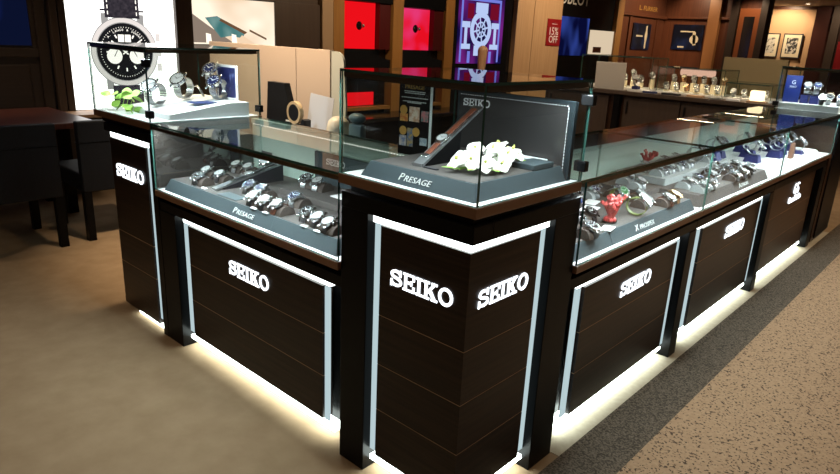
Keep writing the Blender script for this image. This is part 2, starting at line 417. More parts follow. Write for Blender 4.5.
# L shaped wood body
wb = MB(); zs = [.075, .245, .415, .58, .745, .866]
zs = [.075, .25, .412, .58, .866]
for a, b in zip(zs[:-1], zs[1:]):
    e0 = .0015 if a != zs[0] else 0; e1 = .0015 if b != zs[-1] else 0
    wb.box(-.366, -.03, .03, .09, a + e0, b - e1); wb.box(-.09, -.03, .09, .366, a + e0, b - e1)
for j in zs[1:-1]:
    wb.box(-.366, -.031, .031, .05, j - .0015, j + .0015, mi=1); wb.box(-.05, -.031, .05, .366, j - .0015, j + .0015, mi=1)
wbo = wb.build('wood_panel', ['wenge', 'inlay'], C)
moved(slab_word(.243), tr(-.320, .029, .695) @ FACE_NEG_Y).build('lettering', 'ledsign', wbo)
moved(slab_word(.243), tr(-.029, .074, .697) @ FACE_POS_X).build('lettering', 'ledsign', wbo)
ls = MB(); ls.box(-.406, -.034, .036, .08, .868, .894); ls.box(-.08, -.034, .08, .418, .868, .894); ls.build('lit_strip', 'ledtop', C)
MB().box(-.406, -.37, .045, .09, .075, .866).build('lit_strip', 'sideglow', C)  # corner side reveals, their caught light put into the emission
MB().box(-.09, -.045, .37, .418, .075, .866).build('lit_strip', 'sideglow', C)
fl = MB(); fl.box(-.406, -.045, .045, .10, .034, .049); fl.box(-.10, -.045, .10, .418, .034, .049); fl.build('floor_light', 'ledfloor', C)
zb, zt = 1.001, 1.296
MB().glassbox(-S + .002, -.002, .002, .009, zb, zt, 'y').build('front_glass', ['glass', 'gedge'], C)
MB().glassbox(-.009, -.002, .010, S - .002, zb, zt, 'x').build('side_glass', ['glass', 'gedge'], C)
MB().glassbox(-S + .002, -S + .009, .010, S - .002, zb, zt, 'x').build('side_glass', ['glass', 'gedge'], C)
MB().glassbox(-S + .010, -.010, S - .009, S - .002, zb, zt, 'y').build('back_glass', ['glass', 'gedge'], C)
MB().glassbox(-S + .002, -.002, .002, S - .002, zt, 1.304, 'z').build('top_glass', ['glass', 'gedge'], C)
cl = MB(); cl.box(-S + .012, -.012, .0095, .022, 1.281, 1.2955); cl.box(-.022, -.0095, .022, S - .012, 1.281, 1.2955); cl.build('light_channel', 'channel', C)
MB().barlight(-S + .03, -.03, .011, .021, 1.279, 1.2808).build('light_bar', ['railwood', 'led'], C); MB().barlight(-.021, -.011, .03, S - .03, 1.279, 1.2808).build('light_bar', ['railwood', 'led'], C)
for z in (1.047, 1.244): hinge(C, -.008, S - .004, z)

# ---- end showcase on the left
def tower(name, label, x0, x1, y0, y1, loc, strip, letters):
    """square end showcase; front faces -y"""
    T = thing(name, label, 'showcase', loc)
    w = x1 - x0
    MB().box(x0 + .085, x1 - .002, y0 + .10, y1, .04, .945).build('carcass', 'black', T)
    MB().box(x0 + .10, x1 - .03, y0 + .05, y1 - .03, 0, .04).build('plinth', 'black', T)
    MB().box(x0 + .06, x1 - .002, y0 + .016, y0 + .10, .905, .945, bev=.002).build('beam', 'black', T)
    MB().box(x0 + .02, x1, y0 + .03, y1, .945, .97).build('shadow_gap', 'black', T)
    MB().box(x0, x1, y0, y1, .97, .9985, bev=.0015).build('ledge', 'ledge', T)
    MB().box(x0 + .003, x1 - .003, y0 + .003, y1 - .003, .9985, 1.0005).build('shelf', 'white', T)
    zb, zt = 1.001, 1.300
    MB().glassbox(x0 + .002, x1 - .002, y0 + .002, y0 + .009, zb, zt, 'y').build('front_glass', ['glass', 'gedge'], T)
    MB().glassbox(x1 - .009, x1 - .002, y0 + .010, y1 - .002, zb, zt, 'x').build('side_glass', ['glass', 'gedge'], T)
    MB().glassbox(x0 + .002, x0 + .009, y0 + .010, y1 - .002, zb, zt, 'x').build('side_glass', ['glass', 'gedge'], T)
    MB().glassbox(x0 + .010, x1 - .010, y1 - .009, y1 - .002, zb, zt, 'y').build('back_glass', ['glass', 'gedge'], T)
    MB().glassbox(x0 + .002, x1 - .002, y0 + .002, y1 - .002, zt, 1.308, 'z').build('top_glass', ['glass', 'gedge'], T)
    MB().box(x0 + .012, x1 - .012, y0 + .0095, y0 + .022, 1.287, 1.2995).build('light_channel', 'channel', T)
    MB().barlight(x0 + .03, x1 - .03, y0 + .011, y0 + .021, 1.285, 1.2868).build('light_bar', ['railwood', 'led'], T)
    MB().barlight(x1 - .021, x1 - .011, y0 + .03, y1 - .03, 1.2855, 1.2868).build('light_bar', ['railwood', 'led'], T); MB().box(x1 - .022, x1 - .0095, y0 + .0225, y1 - .012, 1.287, 1.2995).build('light_channel', 'channel', T)  # second bar and channel along this side, added to brighten the inside
    return T
TL = tower('end_showcase', 'end showcase at the far left of the counter with green leaves in its glass box', -2.328, -1.7495, 0, .558, (0, 0, 0), True, True)
wp = wood_panel(-2.243, -1.872, .03, .02, .874, 'wenge', [.25, .412], TL, .06)
moved(slab_word(.285), tr(-2.195, .029, .696) @ FACE_NEG_Y).build('lettering', 'ledsign', wp)
MB().box(-2.243, -1.815, .034, .09, .877, .905).build('lit_strip', 'ledtop', TL)
MB().box(-1.866, -1.80, .036, .09, .05, .876).build('lit_strip', 'sideglow', TL)  # side reveal with its caught light painted as glow
MB().box(-1.798, -1.752, .014, .12, 0, .905).build('pillar', 'black', TL)
MB().box(-2.10, -1.80, .035, .049, .004, .018).build('floor_light', 'ledfloor', TL)
for x, y, z in ((-1.754, .008, 1.245), (-1.754, .008, 1.035), (-1.754, .546, 1.035)): hinge(TL, x, y, z)

TR = tower('end_showcase', 'end showcase at the far right with blue display cubes in its glass box', -.45, 0, 4.285, 4.84, (0, 0, 0), False, False)
wood_panel(-.44, -.02, 4.315, .02, .905, 'walnut', [.25, .412, .58], TR, .06)
MB().box(-.018, -.012, 4.31, 4.83, .02, .905).build('side_panel', 'walnut', TR)
hinge(TR, -.446, 4.289, 1.035)

# ---- back counter with cupboards, its staff side towards the camera
B = thing('back_counter', 'dark wood back counter with cupboard doors behind the right-hand display counters', 'counter', (0, 0, 0))
MB().box(-2.75, -.46, 4.72, 5.24, .03, .955).build('carcass', 'walnut', B)
MB().box(-2.75, -.46, 4.65, 5.26, .957, .992, bev=.003).build('worktop', 'darkpanel', B)
for i, (a, b) in enumerate(((-2.70, -2.02), (-1.86, -1.32), (-1.31, -.77))):
    d = MB().box(a, b, 4.695, 4.719, .06, .935, bev=.003).build('cupboard_door', 'darkpanel', B)
    MB().box(a + .03, a + .045, 4.68, 4.694, .78, .9, bev=.003).build('handle', 'blackmetal', d)
MB().box(-1.95, -1.89, 4.66, 4.719, .0, .955).build('post', 'blackgloss', B)

# ------------------------------------------------------------------ watches
def strap_arc(mb, rz, ry, a0, a1, w, th, kind, T=None):
    """strap wrapped in the local YZ plane; angle from +y; w(a) half width"""
    n = 22 if kind == 'bracelet' else 26
    for i in range(n):
        b0 = a0 + (a1 - a0) * i / n; b1 = a0 + (a1 - a0) * (i + 1) / n
        if kind == 'bracelet': g = (b1 - b0) * .09; b0 += g; b1 -= g
        vs = []
        for b in (b0, b1):
            c, s_ = math.cos(b), math.sin(b)
            for sx in (-1, 1):
                for t in (0, th): vs.append((sx * w, c * (ry + t), s_ * (rz + t)))
        fs = [(0, 1, 3, 2), (4, 6, 7, 5), (1, 5, 7, 3), (0, 2, 6, 4), (0, 4, 5, 1), (2, 3, 7, 6)]
        mb.add(vs, fs, 0, kind != 'bracelet', T)
        if kind == 'bracelet':      # raised centre link
            vs = [((x * .36 / w * w), y * 1.0, z) for x, y, z in vs]
            vs2 = []
            for b in (b0, b1):
                c, s_ = math.cos(b), math.sin(b)
                for sx in (-1, 1):
                    for t in (th, th + .0007): vs2.append((sx * w * .38, c * (ry + t), s_ * (rz + t)))
            mb.add(vs2, fs, 0, False, T)
    return mb

STY = {  # case, dial, strap kind, strap, hands
    'steel_white': ('steel', 'd_white', 'bracelet', 'brushed', 'ink'),
    'steel_black': ('steel', 'd_black', 'bracelet', 'brushed', 'silverink'),
    'steel_blue': ('steel', 'd_blue', 'bracelet', 'brushed', 'silverink'),
    'white_black': ('steel', 'd_white', 'leather', 'l_black', 'ink'),
    'blue_black': ('steel', 'd_blue', 'leather', 'l_black', 'silverink'),
    'white_brown': ('steel', 'd_white', 'leather', 'l_brown', 'ink'),
    'cream_tan': ('gold', 'd_cream', 'leather', 'l_tan', 'ink'),
    'gold_gold': ('gold', 'd_cream', 'bracelet', 'gold', 'ink'),
    'black_black': ('blackmetal', 'd_black', 'leather', 'l_black', 'silverink'),
    'green_olive': ('steel', 'd_green', 'leather', 'l_olive', 'silverink'),
    'black_blue': ('steel', 'd_black', 'leather', 'l_blue', 'silverink'),
}
def watch_head(root, T, style, R=.0205):
    case, dial, _, _, hand = STY[style]
    c = MB(); c.lathe([(R * .82, 0), (R * .97, .0015), (R, .004), (R * .98, .0075), (R * .9, .0085)], 30, 0, T)
    for sx in (-1, 1):
        for sy in (-1, 1): c.box(sx * R * .56 - .0022, sx * R * .56 + .0022, sy * R * 1.0 - .005, sy * R * 1.0 + .004, .001, .006, bev=.001, T=T)
    co = c.build('case', case, root)
    k = MB(); k.cyl(.0032, 0, .004, 12, 0, T @ tr(R * .98, 0, .0045) @ Matrix.Rotation(PI / 2, 4, 'Y')); k.build('crown', case, co)
    b = MB(); b.ring(R * .80, R * .97, .0078, .0098, 32, 0, T); b.build('bezel', case, root)
    d = MB(); d.cyl(R * .81, .0080, .0087, 30, 0, T)
    for i in range(12):
        a = 2 * PI * i / 12
        d.box(-.0006, .0006, R * .60, R * .74, .0087, .0091, mi=1, T=T @ Matrix.Rotation(a, 4, 'Z'))
    d.build('dial', [dial, hand], root)
    h = MB()
    h.box(-.0008, .0008, -.002, R * .45, .0092, .0096, T=T @ Matrix.Rotation(1.0, 4, 'Z'))
    h.box(-.0006, .0006, -.003, R * .66, .0097, .0100, T=T @ Matrix.Rotation(-1.05, 4, 'Z'))
    h.build('hands', hand, root)

RC = .0265                                                          # cushion radius
def proto_cushion_watch(style):
    root = bpy.data.objects.new('wristwatch', None); COL.objects.link(root); root.empty_display_size = .02
    kind, sm = STY[style][2:4]
    ang = PI / 2 + .42
    T = Matrix.Translation((0, math.cos(ang) * (RC + .0035), math.sin(ang) * (RC + .0035))) @ Matrix.Rotation(.42, 4, 'X')
    watch_head(root, T, style)
    s = MB()
    strap_arc(s, RC + .0012, RC + .0012, .05, PI / 2 - .10, .0098, .0022, kind)
    strap_arc(s, RC + .0012, RC + .0012, PI / 2 + .94, PI - .05, .0098, .0022, kind)
    s.build('strap', sm, root)
    return root
def proto_loop_watch(style):
    """bracelet closed in a standing loop, dial tilted up towards -y"""
    root = bpy.data.objects.new('wristwatch', None); COL.objects.link(root); root.empty_display_size = .02
    kind, sm = STY[style][2:4]
    ry, rz = .029, .025; cz = rz + .0035
    ang = PI / 2 + .75
    Tc = tr(0, 0, cz)
    T = tr(0, math.cos(ang) * (ry + .0005), cz + math.sin(ang) * (rz + .0005)) @ Matrix.Rotation(.75, 4, 'X')
    watch_head(root, T, style, .0215)
    s = MB(); strap_arc(s, rz, ry, PI / 2 + .75 + .62, PI / 2 + .75 + 2 * PI - .62, .0098, .0024, kind, Tc)
    s.build('strap', sm, root)
    return root
PROTO = {}
def watch(style, x, y, z, rz, label, group, pose='cushion', scale=1.0, tilt=0.0):
    key = (style, pose)
    if key not in PROTO:
        PROTO[key] = proto_cushion_watch(style) if pose == 'cushion' else proto_loop_watch(style); r = PROTO[key]
    else: r = copy_tree(PROTO[key])
    r.location = (x, y, z); r.rotation_euler = (tilt, 0, rz); r.scale = (scale,) * 3
    r['label'] = label; r['category'] = 'watch'; r['group'] = group
    return r
CPROTO = {}; KS = 1.28
def cushion(x, y, z, rz, label, m='cushion', off=.008):
    if m not in CPROTO:
        b = MB(); n = 20
        pts = [(RC * .995 * math.cos(PI * i / n), RC * .995 * math.sin(PI * i / n)) for i in range(n + 1)]
        T = Matrix.Rotation(PI / 2, 4, 'Z')
        b.prism([(p[0], p[1]) for p in pts], -.026, .026, T=T, smooth=True)
        CPROTO[m] = b.build('display_cushion', m); o = CPROTO[m]
    else:
        o = CPROTO[m].copy(); COL.objects.link(o)
    ca, sa = math.cos(rz), math.sin(rz)
    o.location = (x + off * ca, y + off * sa, z); o.rotation_euler = (0, 0, rz); o.scale = (KS, KS, KS)
    o['label'] = label; o['category'] = 'cushion'; o['group'] = 'half-round watch cushions on the trays'
    return o
def on_cushion(style, x, y, z, rz, label, group, cm='cushion', off=.008):
    watch(style, x, y, z, rz, label, group, scale=KS)
    cl_ = ('%s cushion under the ' % {'cushion': 'brown', 'greycushion': 'grey', 'bluecushion': 'blue'}[cm]) + label
    if len(cl_.split()) > 16: cl_ = ('%s cushion under ' % {'cushion': 'brown', 'greycushion': 'grey', 'bluecushion': 'blue'}[cm]) + label
    if len(cl_.split()) > 16: print('LONG', len(cl_.split()), cl_, flush=True)
    cushion(x, y, z, rz, cl_, cm, off)

def frustum(mb, x0, x1, y0, y1, z0, z1, bf, bs, bb, mi=0):
    vs = [(x0, y0, z0), (x1, y0, z0), (x1, y1, z0), (x0, y1, z0), (x0 + bs[0], y0 + bf, z1), (x1 - bs[1], y0 + bf, z1), (x1 - bs[1], y1 - bb, z1), (x0 + bs[0], y1 - bb, z1)]
    return mb.add(vs, [(3, 2, 1, 0), (4, 5, 6, 7), (0, 1, 5, 4), (1, 2, 6, 5), (2, 3, 7, 6), (3, 0, 4, 7)], mi)
def tray(label, loc, rz, L, D, h, sides=(.02, .02), word=None, top='traytop', side='tray', name='display_tray'):
    T = thing(name, label, 'tray', loc, rz, 'watch display trays')
    b = MB(); frustum(b, 0, L, 0, D, 0, h - .001, .022, sides, .005); b.build('body', side, T)
    b = MB(); b.box(sides[0] + .004 * (sides[0] > 0), L - sides[1] - .004 * (sides[1] > 0), .026, D - .008, h - .0009, h); b.build('top_pad', top, T)
    if word:
        s, u, w, size, sh = word
        a = math.atan2(.022, h)
        Tm = tr(u, .022 * .28 - .0012, h * .28) @ Matrix.Rotation(-a, 4, 'X') @ FACE_NEG_Y
        moved(smallcaps(s, size, w, sh), Tm).build('lettering', 'silverink', T)
    return T

# ------------------------------------------------------------------ left counter: trays and watches
Z0 = .715; ZT = .765
tray('long slate grey tray with silver lettering on its front in the left counter', (-1.715, .028, Z0), 0, .785, .462, .05, (.022, 0), ('PRESAGE', .535, .140, .026, .25))
tray('short slate grey tray in the left counter next to the corner showcase', (-.929, .028, Z0), 0, .365, .462, .05, (0, .022))
b = MB(); b.box(-1.205, -.62, .262, .465, ZT, ZT + .024, bev=.002); tag(b.build('riser_block', 'traytop'), 'low taupe riser block at the back of the left counter trays', 'riser')
GL = 'wristwatches on the trays of the left counter'
for st, x, y, z, r, lab in [
    ('steel_black', -1.520, .100, ZT, .1, 'steel dark-dial watch at the front left corner of the left tray'),
    ('white_black', -1.612, .190, ZT, .1, 'black-strap watch behind the steel watch at the left tray front corner'),
    ('white_black', -1.508, .192, ZT, .1, 'white-dial black-strap watch just left of the slanted strap bar'),
    ('steel_white', -1.650, .360, ZT, .15, 'steel white-dial watch at the back left of the left tray'),
    ('white_brown', -1.572, .372, ZT, .15, 'white-dial watch on brown strap beside the back left steel watch'),
    ('blue_black', -1.262, .178, ZT, .05, 'blue-dial watch on black strap right of the slanted strap bar'),
    ('steel_blue', -1.180, .178, ZT, .05, 'steel watch with blue dial in the middle of the left tray'),
    ('white_black', -1.098, .090, ZT, .0, 'first of three white-dial watches behind the tray lettering, from the left'),
    ('white_black', -1.024, .090, ZT, .0, 'middle of three white-dial watches in the front row by the tray lettering'),
    ('white_brown', -.950, .092, ZT, .0, 'third of three front-row white-dial watches, nearest the tray seam'),
    ('steel_blue', -1.000, .205, ZT, .1, 'steel watch with pale blue dial standing in front of the riser block'),
    ('steel_black', -.802, .112, ZT, .0, 'steel dark-dial watch, first on the short tray right of the seam'),
    ('white_black', -.728, .100, ZT, .0, 'white-dial watch between two others on the short tray by the corner showcase'),
    ('white_black', -.655, .086, ZT, .0, 'white-dial watch at the front right corner of the short tray'),
    ('cream_tan', -.640, .190, ZT, .0, 'gold watch on tan strap at the right edge of the short tray'),
    ('steel_black', -1.145, .370, ZT + .024, .1, 'steel dark-dial watch on the riser block, left of a pair'),
    ('steel_white', -1.072, .372, ZT + .024, .1, 'steel white-dial watch on the riser block, right of a pair'),
]:
    on_cushion(st, x, y, z, r, lab, GL)
watch('steel_white', -1.53, .445, ZT, .3, 'steel watch standing upright at the back of the left tray before a blue card', GL, 'loop', 1.35)
b = MB(); b.box(-1.64, -1.56, .478, .4815, ZT, ZT + .09, T=None); tag(b.build('display_card', 'tray'), 'small blue grey card standing at the back of the left tray', 'card')
# slanted bar with a watch laid out flat
def strap_bar(name, label, loc, rz, L, rise, w, strap, body, back):
    T = thing(name, label, 'watch stand', loc, rz)
    p = [(0, 0), (L, rise), (L, rise + .008), (0, .008)]
    b = MB(); TT = Matrix.Rotation(PI / 2, 4, 'Z') @ tr(0, 0, 0)
    b.prism(p, -w / 2, w / 2, T=TT); b.build('bar', 'brushed', T)
    q = [(back * .12, 0), (back, 0), (back, rise * back / L - .0005), (back * .12, rise * .12 * back / L - .0005)]
    b = MB(); b.prism(q, -w / 2 + .001, w / 2 - .001, T=TT); b.build('wedge', body, T)
    return T
def flat_watch(label, loc, rz, slope, strap, L0, L1, dial='d_white', group=None):
    """a watch laid out straight along +y, on a slope"""
    T = thing('wristwatch', label, 'watch', loc, rz, group); T.rotation_euler = (slope, 0, rz)
    case = 'steel'
    c = MB(); c.lathe([(.017, 0), (.020, .0015), (.0208, .004), (.0200, .0075), (.0188, .0085)], 30)
    for sx in (-1, 1):
        for sy in (-1, 1): c.box(sx * .0115 - .002, sx * .0115 + .002, sy * .0205 - .005, sy * .0205 + .004, .001, .006, bev=.001)
    co = c.build('case', case, T)
    MB().cyl(.0032, 0, .004, 12, 0, tr(.0205, 0, .0045) @ Matrix.Rotation(PI / 2, 4, 'Y')).build('crown', case, co)
    MB().ring(.0165, .0198, .0078, .0098).build('bezel', case, T)
    d = MB(); d.cyl(.0167, .0080, .0087, 30)
    for i in range(12): d.box(-.0006, .0006, .0125, .0153, .0087, .0091, mi=1, T=Matrix.Rotation(2 * PI * i / 12, 4, 'Z'))
    d.build('dial', [dial, 'ink'], T)
    h = MB(); h.box(-.0008, .0008, -.002, .009, .0092, .0096, T=Matrix.Rotation(1.0, 4, 'Z')); h.box(-.0006, .0006, -.003, .0135, .0097, .0100, T=Matrix.Rotation(-1.05, 4, 'Z')); h.build('hands', 'ink', T)
    b = MB(); b.box(-.0095, .0095, .021, L1, .0005, .0035, bev=.001); b.build('strap', strap, T)
    b = MB(); b.box(-.0095, .0095, -L0, -.021, .0005, .0035, bev=.001); s2 = b.build('strap', strap, T)
    b = MB(); b.box(-.0115, .0115, -L0 - .006, -L0 + .008, .0, .0055, bev=.001); b.build('buckle', case, T)
    return T
zt = ZT
strap_bar('watch_bar', 'long slanted bar carrying a black strap watch on the left tray', (-1.40, .085, zt), 0, .34, .075, .034, 'l_black', 'ink', .33)
sl = math.atan2(.075, .34)
flat_watch('watch laid out straight on its black strap along the slanted bar in the left tray', (-1.40, .085 + .17 * math.cos(sl), zt + .008 + .0385), 0, sl, 'l_black', .085, .14, group=None)
b = MB(); b.box(-1.36, -1.12, .395, .50 - .015, ZT + .0245, ZT + .029, bev=.001)
b = MB(); b.box(-.96, -.80, .33, .46, ZT + .0245, ZT + .0285, bev=.001); b.box(-.95, -.81, .335, .34, ZT + .0285, ZT + .029); tag(b.build('booklet', 'whitepaper'), 'white booklet lying on the riser block in the left counter', 'booklet')
b = MB(); b.box(-.74, -.66, .29, .36, ZT + .0245, ZT + .027); tag(b.build('price_card', 'whitepaper'), 'white price card on the riser block near the corner showcase', 'card')
b = MB(); b.box(-1.40, -1.29, .062, .12, ZT + .0005, ZT + .003) if False else b.box(-1.335, -1.20, .060, .115, ZT + .0003, ZT + .002)
tag(b.build('price_card', 'tray'), 'grey printed card lying flat in front of the two blue-dial watches', 'card')
for i, (x, y, lab) in enumerate([(-1.45, .07, 'small white price tag in front of the slanted strap bar'), (-1.062, .050, 'small white price tag by the first two front-row watches'), (-.985, .050, 'small white price tag by the third front-row watch'), (-.765, .052, 'small white price tag in front of the short tray watches'), (-.69, .052, 'small white price tag at the short tray right corner')]):
    b = MB(); b.box(x - .014, x + .014, y - .006, y + .006, ZT + .0003, ZT + .004); tag(b.build('price_tag', 'whitepaper'), lab, 'price tag', 'price tags in the left counter')
b = MB(); b.box(-.90, -.84, .13, .17, ZT + .0003, ZT + .006, bev=.001); tag(b.build('price_card', 'l_blue'), 'small blue card between the front watches of the left counter', 'card')
# dark brand panel at the back of the left counter
T = thing('sign_panel', 'dark panel with white lettering standing at the back of the left counter', 'sign', (-.935, .471, ZT))
MB().box(-.30, .31, 0, .014, .0, .15, bev=.002).build('panel', 'tray', T)
moved(slab_word(.12, .002), tr(-.22, -.001, .105) @ FACE_NEG_Y).build('lettering', 'silverink', T)

# ------------------------------------------------------------------ corner showcase contents
CZ = 1.0005
tray('wide slate grey tray with silver lettering inside the corner showcase', (-.462, .033, CZ), 0, .428, .452, .045, (.02, .02), ('PRESAGE', .151, .122, .024, .25))
T = thing('sign_panel', 'dark panel with a dotted white border and lettering at the back of the corner showcase', 'sign', (0, .487, CZ))
MB().box(-.478, -.030, 0, .018, 0, .238, bev=.002).build('panel', mat('dark slate panel', (.012, .020, .025), .4), T)
MB().box(-.468, -.048, -.0012, 0, .02, .226).build('screen_face', mat('charcoal screen face', (.040, .038, .038), .22), T)
d = MB()
for i in range(42): d.box(-.464 + i * .0099, -.464 + i * .0099 + .005, -.002, -.0012, .2215, .2235); d.box(-.464 + i * .0099, -.464 + i * .0099 + .0055, -.002, -.0012, .0215, .0232)
for i in range(20): d.box(-.0515, -.0495, -.002, -.0012, .024 + i * .0099, .024 + i * .0099 + .007)
d.build('dotted_border', 'leddot' if False else 'whitepaper', T)
moved(slab_word(.112, .0015), tr(-.452, -.0013, .186) @ FACE_NEG_Y).build('lettering', 'whitepaper', T)
ct = CZ + .045
strap_bar('watch_ramp', 'steep black ramp holding one brown strap watch in the corner showcase', (-.300, .108, ct), 0, .262, .150, .037, 'l_brown', 'black', .165)
sl = math.atan2(.150, .262)
dist = .118
flat_watch('white-dial watch on red brown strap lying along the steep ramp in the corner showcase', (-.300, .108 + dist * math.cos(sl) - .008 * math.sin(sl) * 0, ct + .0087 + dist * math.sin(sl)), 0, sl, 'l_brown', .085, .165)
b = MB(); b.box(-.018, .018, 0, .004, 0, .010, bev=.001, T=None); o = b.build('name_plate', 'brushed', loc=(-.300, .099, ct)); tag(o, 'tiny metal name plate at the foot of the steep ramp', 'name plate')
b = MB(); b.box(-.275, -.225, .100, .112, ct, ct + .004, bev=.001); tag(b.build('price_tag', 'ink'), 'small black tag on the tray right of the steep ramp foot', 'price tag')
b = MB(); b.box(-.13, -.055, .33, .44, ct + .0001, ct + .016, bev=.002); tag(b.build('display_block', 'tray'), 'low grey block behind the white flowers', 'display block')
b = MB(); b.box(-.20, -.10, .442, .478, ct + .0001, ct + .012, bev=.001); tag(b.build('price_card', 'whitepaper'), 'pale card lying behind the white flowers', 'card')

def petal(mb, c, T3, L, W, cup, mi=0):
    """curved petal in local frame: starts at origin along +x"""
    n, m = 6, 4; vs = []; fs = []
    for i in range(n + 1):
        u = i / n; wd = W * math.sin(PI * min(.97, u ** .8 * .93 + .05)) ** .8
        for j in range(m + 1):
            v = (j / m - .5) * 2
            vs.append(Vector((L * u, wd * v, cup * (u * u) * L - cup * .5 * wd * v * v * 8 * W)))
    for i in range(n):
        for j in range(m): a = i * (m + 1) + j; fs.append((a, a + m + 1, a + m + 2, a + 1))
    k = len(vs); vs = vs + [v + Vector((0, 0, -.0009)) for v in vs]
    fs2 = [tuple(reversed([k + q for q in f])) for f in fs]
    TT = tr(*c) @ T3
    mb.add(vs, [tuple(f) for f in fs] + fs2, mi, True, TT)
F = thing('orchid_spray', 'spray of white orchid flowers lying on the tray in the corner showcase', 'flowers', (-.135, .23, ct + .006))
random.seed(3)
spots = [(-.045, -.095, .032), (-.005, -.085, .036), (.03, -.065, .03), (-.02, -.05, .062), (.02, -.02, .064), (-.045, -.02, .045), (.035, .03, .046), (-.005, .04, .066), (-.035, .055, .038), (.02, .075, .052), (-.02, .10, .04), (.005, .125, .032), (-.065, -.07, .02), (.045, -.01, .024)]
for (x, y, z) in spots:
    base = Vector((x, y, z)); fm = MB()
    out = Vector((x * 6 + random.uniform(-.25, .45), -.55 + y * 4 + random.uniform(-.3, .3), .75)).normalized()
    Q = out.to_track_quat('Z', 'Y').to_matrix().to_4x4()
    for k in range(5):
        a = 2 * PI * k / 5 + random.uniform(-.15, .15)
        T3 = Q @ Matrix.Rotation(a, 4, 'Z') @ Matrix.Rotation(random.uniform(-.05, .25), 4, 'Y')
        petal(fm, base, T3, .031 + random.uniform(-.004, .005), .013 if k % 2 else .019, -.10, 0)
    f = fm.build('blossom', 'petal', F)
    l = MB(); petal(l, base + out * .002, Q @ Matrix.Rotation(-1.0, 4, 'Y'), .012, .006, .3); l.sphere(base + out * .004, .004); l.build('lip', 'petalc', f)
st = MB(); st.tube([(.02, .15, .008), (.0, .10, .02), (-.01, .04, .026), (0, -.03, .022), (-.03, -.10, .006)], .0028)
for (x, y, z) in spots: st.tube([(x * .3, y * .8, .018), (x * .8, y, z * .7), (x, y, z)], .0014, 6)
st.build('stem', 'leaf', F)
lf = MB()
for c, a in (((-.03, -.10, .006), 3.9), ((.0, -.07, .008), 5.0), ((.03, -.03, .006), 5.7)): petal(lf, c, Matrix.Rotation(a, 4, 'Z') @ Matrix.Rotation(-.2, 4, 'Y'), .05, .011, -.12)
lf.build('leaf', 'leaf', F)

# standing poster card on the left counter's glass, next to the corner showcase
P = thing('advert_board', 'black standing advert board with gold circles and small pictures beside the corner showcase', 'advert board', (-.598, .40, 1.0005), .10)
MB().box(-.067, .067, 0, .008, 0, .252, bev=.001).build('board', 'blackgloss', P)
MB().box(.0672, .0712, -.001, .009, 0, .252).build('edge', 'whitepaper', P)
b = MB(); b.box(-.03, .03, .009, .06, 0, .004); b.prism([(.009, .0), (.06, .0), (.009, .12)], -.004, .004, T=Matrix.Rotation(PI / 2, 4, 'Z')); b.build('back_stand', 'blackmetal', P)
put_text('PRESAGE', .019, 'goldink', P, tr(0, -.0005, .228) @ FACE_NEG_Y, depth=.001, align='CENTER', width=.082)
tx = MB()
for z, w in ((.218, .09), (.212, .085), (.197, .112), (.184, .10), (.180, .06)):
    x = -w / 2
    while x < w / 2:
        l = random.uniform(.004, .011); tx.box(x, min(x + l, w / 2), -.0005, 0, z, z + .0028); x += l + .002
tx.build('small_print', 'silverink', P)
for (x, z) in ((-.045, .155), (-.045, .083), (.012, .083)):
    MB().cyl(.0155, 0, .001, 24, 0, tr(x, 0, z) @ Matrix.Rotation(PI / 2, 4, 'X')).build('gold_seal', mat('amber seal', (.62, .33, .08), .4), P)
for (x0, x1, z0, z1, c1, c2) in ((-.060, -.026, .116, .142, (.55, .12, .03), (.75, .38, .10)), (-.020, .024, .118, .168, (.62, .34, .22), (.86, .70, .58)), (.032, .062, .122, .158, (.08, .20, .18), (.60, .20, .22)), (-.060, -.030, .030, .066, (.16, .22, .42), (.70, .60, .55)), (-.026, .000, .030, .094, (.50, .34, .12), (.10, .16, .30)), (.030, .060, .040, .066, (.25, .32, .42), (.50, .56, .62))):
    MB().box(x0, x1, -.0008, 0, z0, z1).build('picture', mat('printed picture', c1, .4, noise=((60, 60, 60), c2, .4, .6)), P)

# ------------------------------------------------------------------ left end showcase contents
b = MB(); b.prism([(.0, 0), (.40, 0), (.40, .066), (.33, .066), (.0, .020)], 0, .43, T=tr(-1.79, .10, CZ) @ Matrix.Rotation(PI / 2, 4, 'Z') if False else tr(-2.21, .10, CZ))
b = MB(); b.prism([(0, 0), (.40, 0), (.40, .062), (.30, .062), (.0, .022)], 0, .43, T=tr(-1.785, .11, CZ) @ Matrix.Rotation(PI / 2, 4, 'Z'))
o = b.build('display_plinth', 'white'); tag(o, 'white stepped plinth under the watches in the left end showcase', 'plinth')
sp = lambda y: CZ + .022 + (y - .11) / .30 * .04 if y < .41 else CZ + .062
GT = 'wristwatches in the left end showcase'
watch('steel_white', -2.035, .175, sp(.205) + .001, .5, 'steel watch nearest the green leaves in the left end showcase', GT, 'loop', 1.85)
watch('steel_white', -2.055, .325, sp(.36) + .004, .5, 'steel white-dial watch second from the green leaves in the left end showcase', GT, 'loop', 1.85)
watch('steel_blue', -1.93, .440, CZ + .0635, .45, 'large steel watch with blue dial in front of the white-framed photo card', GT, 'loop', 1.75)
b = MB(); b.cyl(.003, 0, .05, 10); b.cyl(.016, .05, .053, 20); b.cyl(.02, 0, .003, 20); o = b.build('watch_riser', 'steel', loc=(-2.005, .475, CZ + .062)); tag(o, 'slim steel riser holding a ring watch before the photo card', 'stand')
watch('steel_blue', -2.005, .468, CZ + .1165, .4, 'steel watch perched highest, left of the white-framed photo card', GT, 'loop', 1.75)
T = thing('photo_card', 'upright photo card with white border and navy picture in the left end showcase', 'card', (-1.93, .487, CZ + .0625), 0)
MB().box(-.095, .085, 0, .006, 0, .165, bev=.001).build('card', 'whitepaper', T)
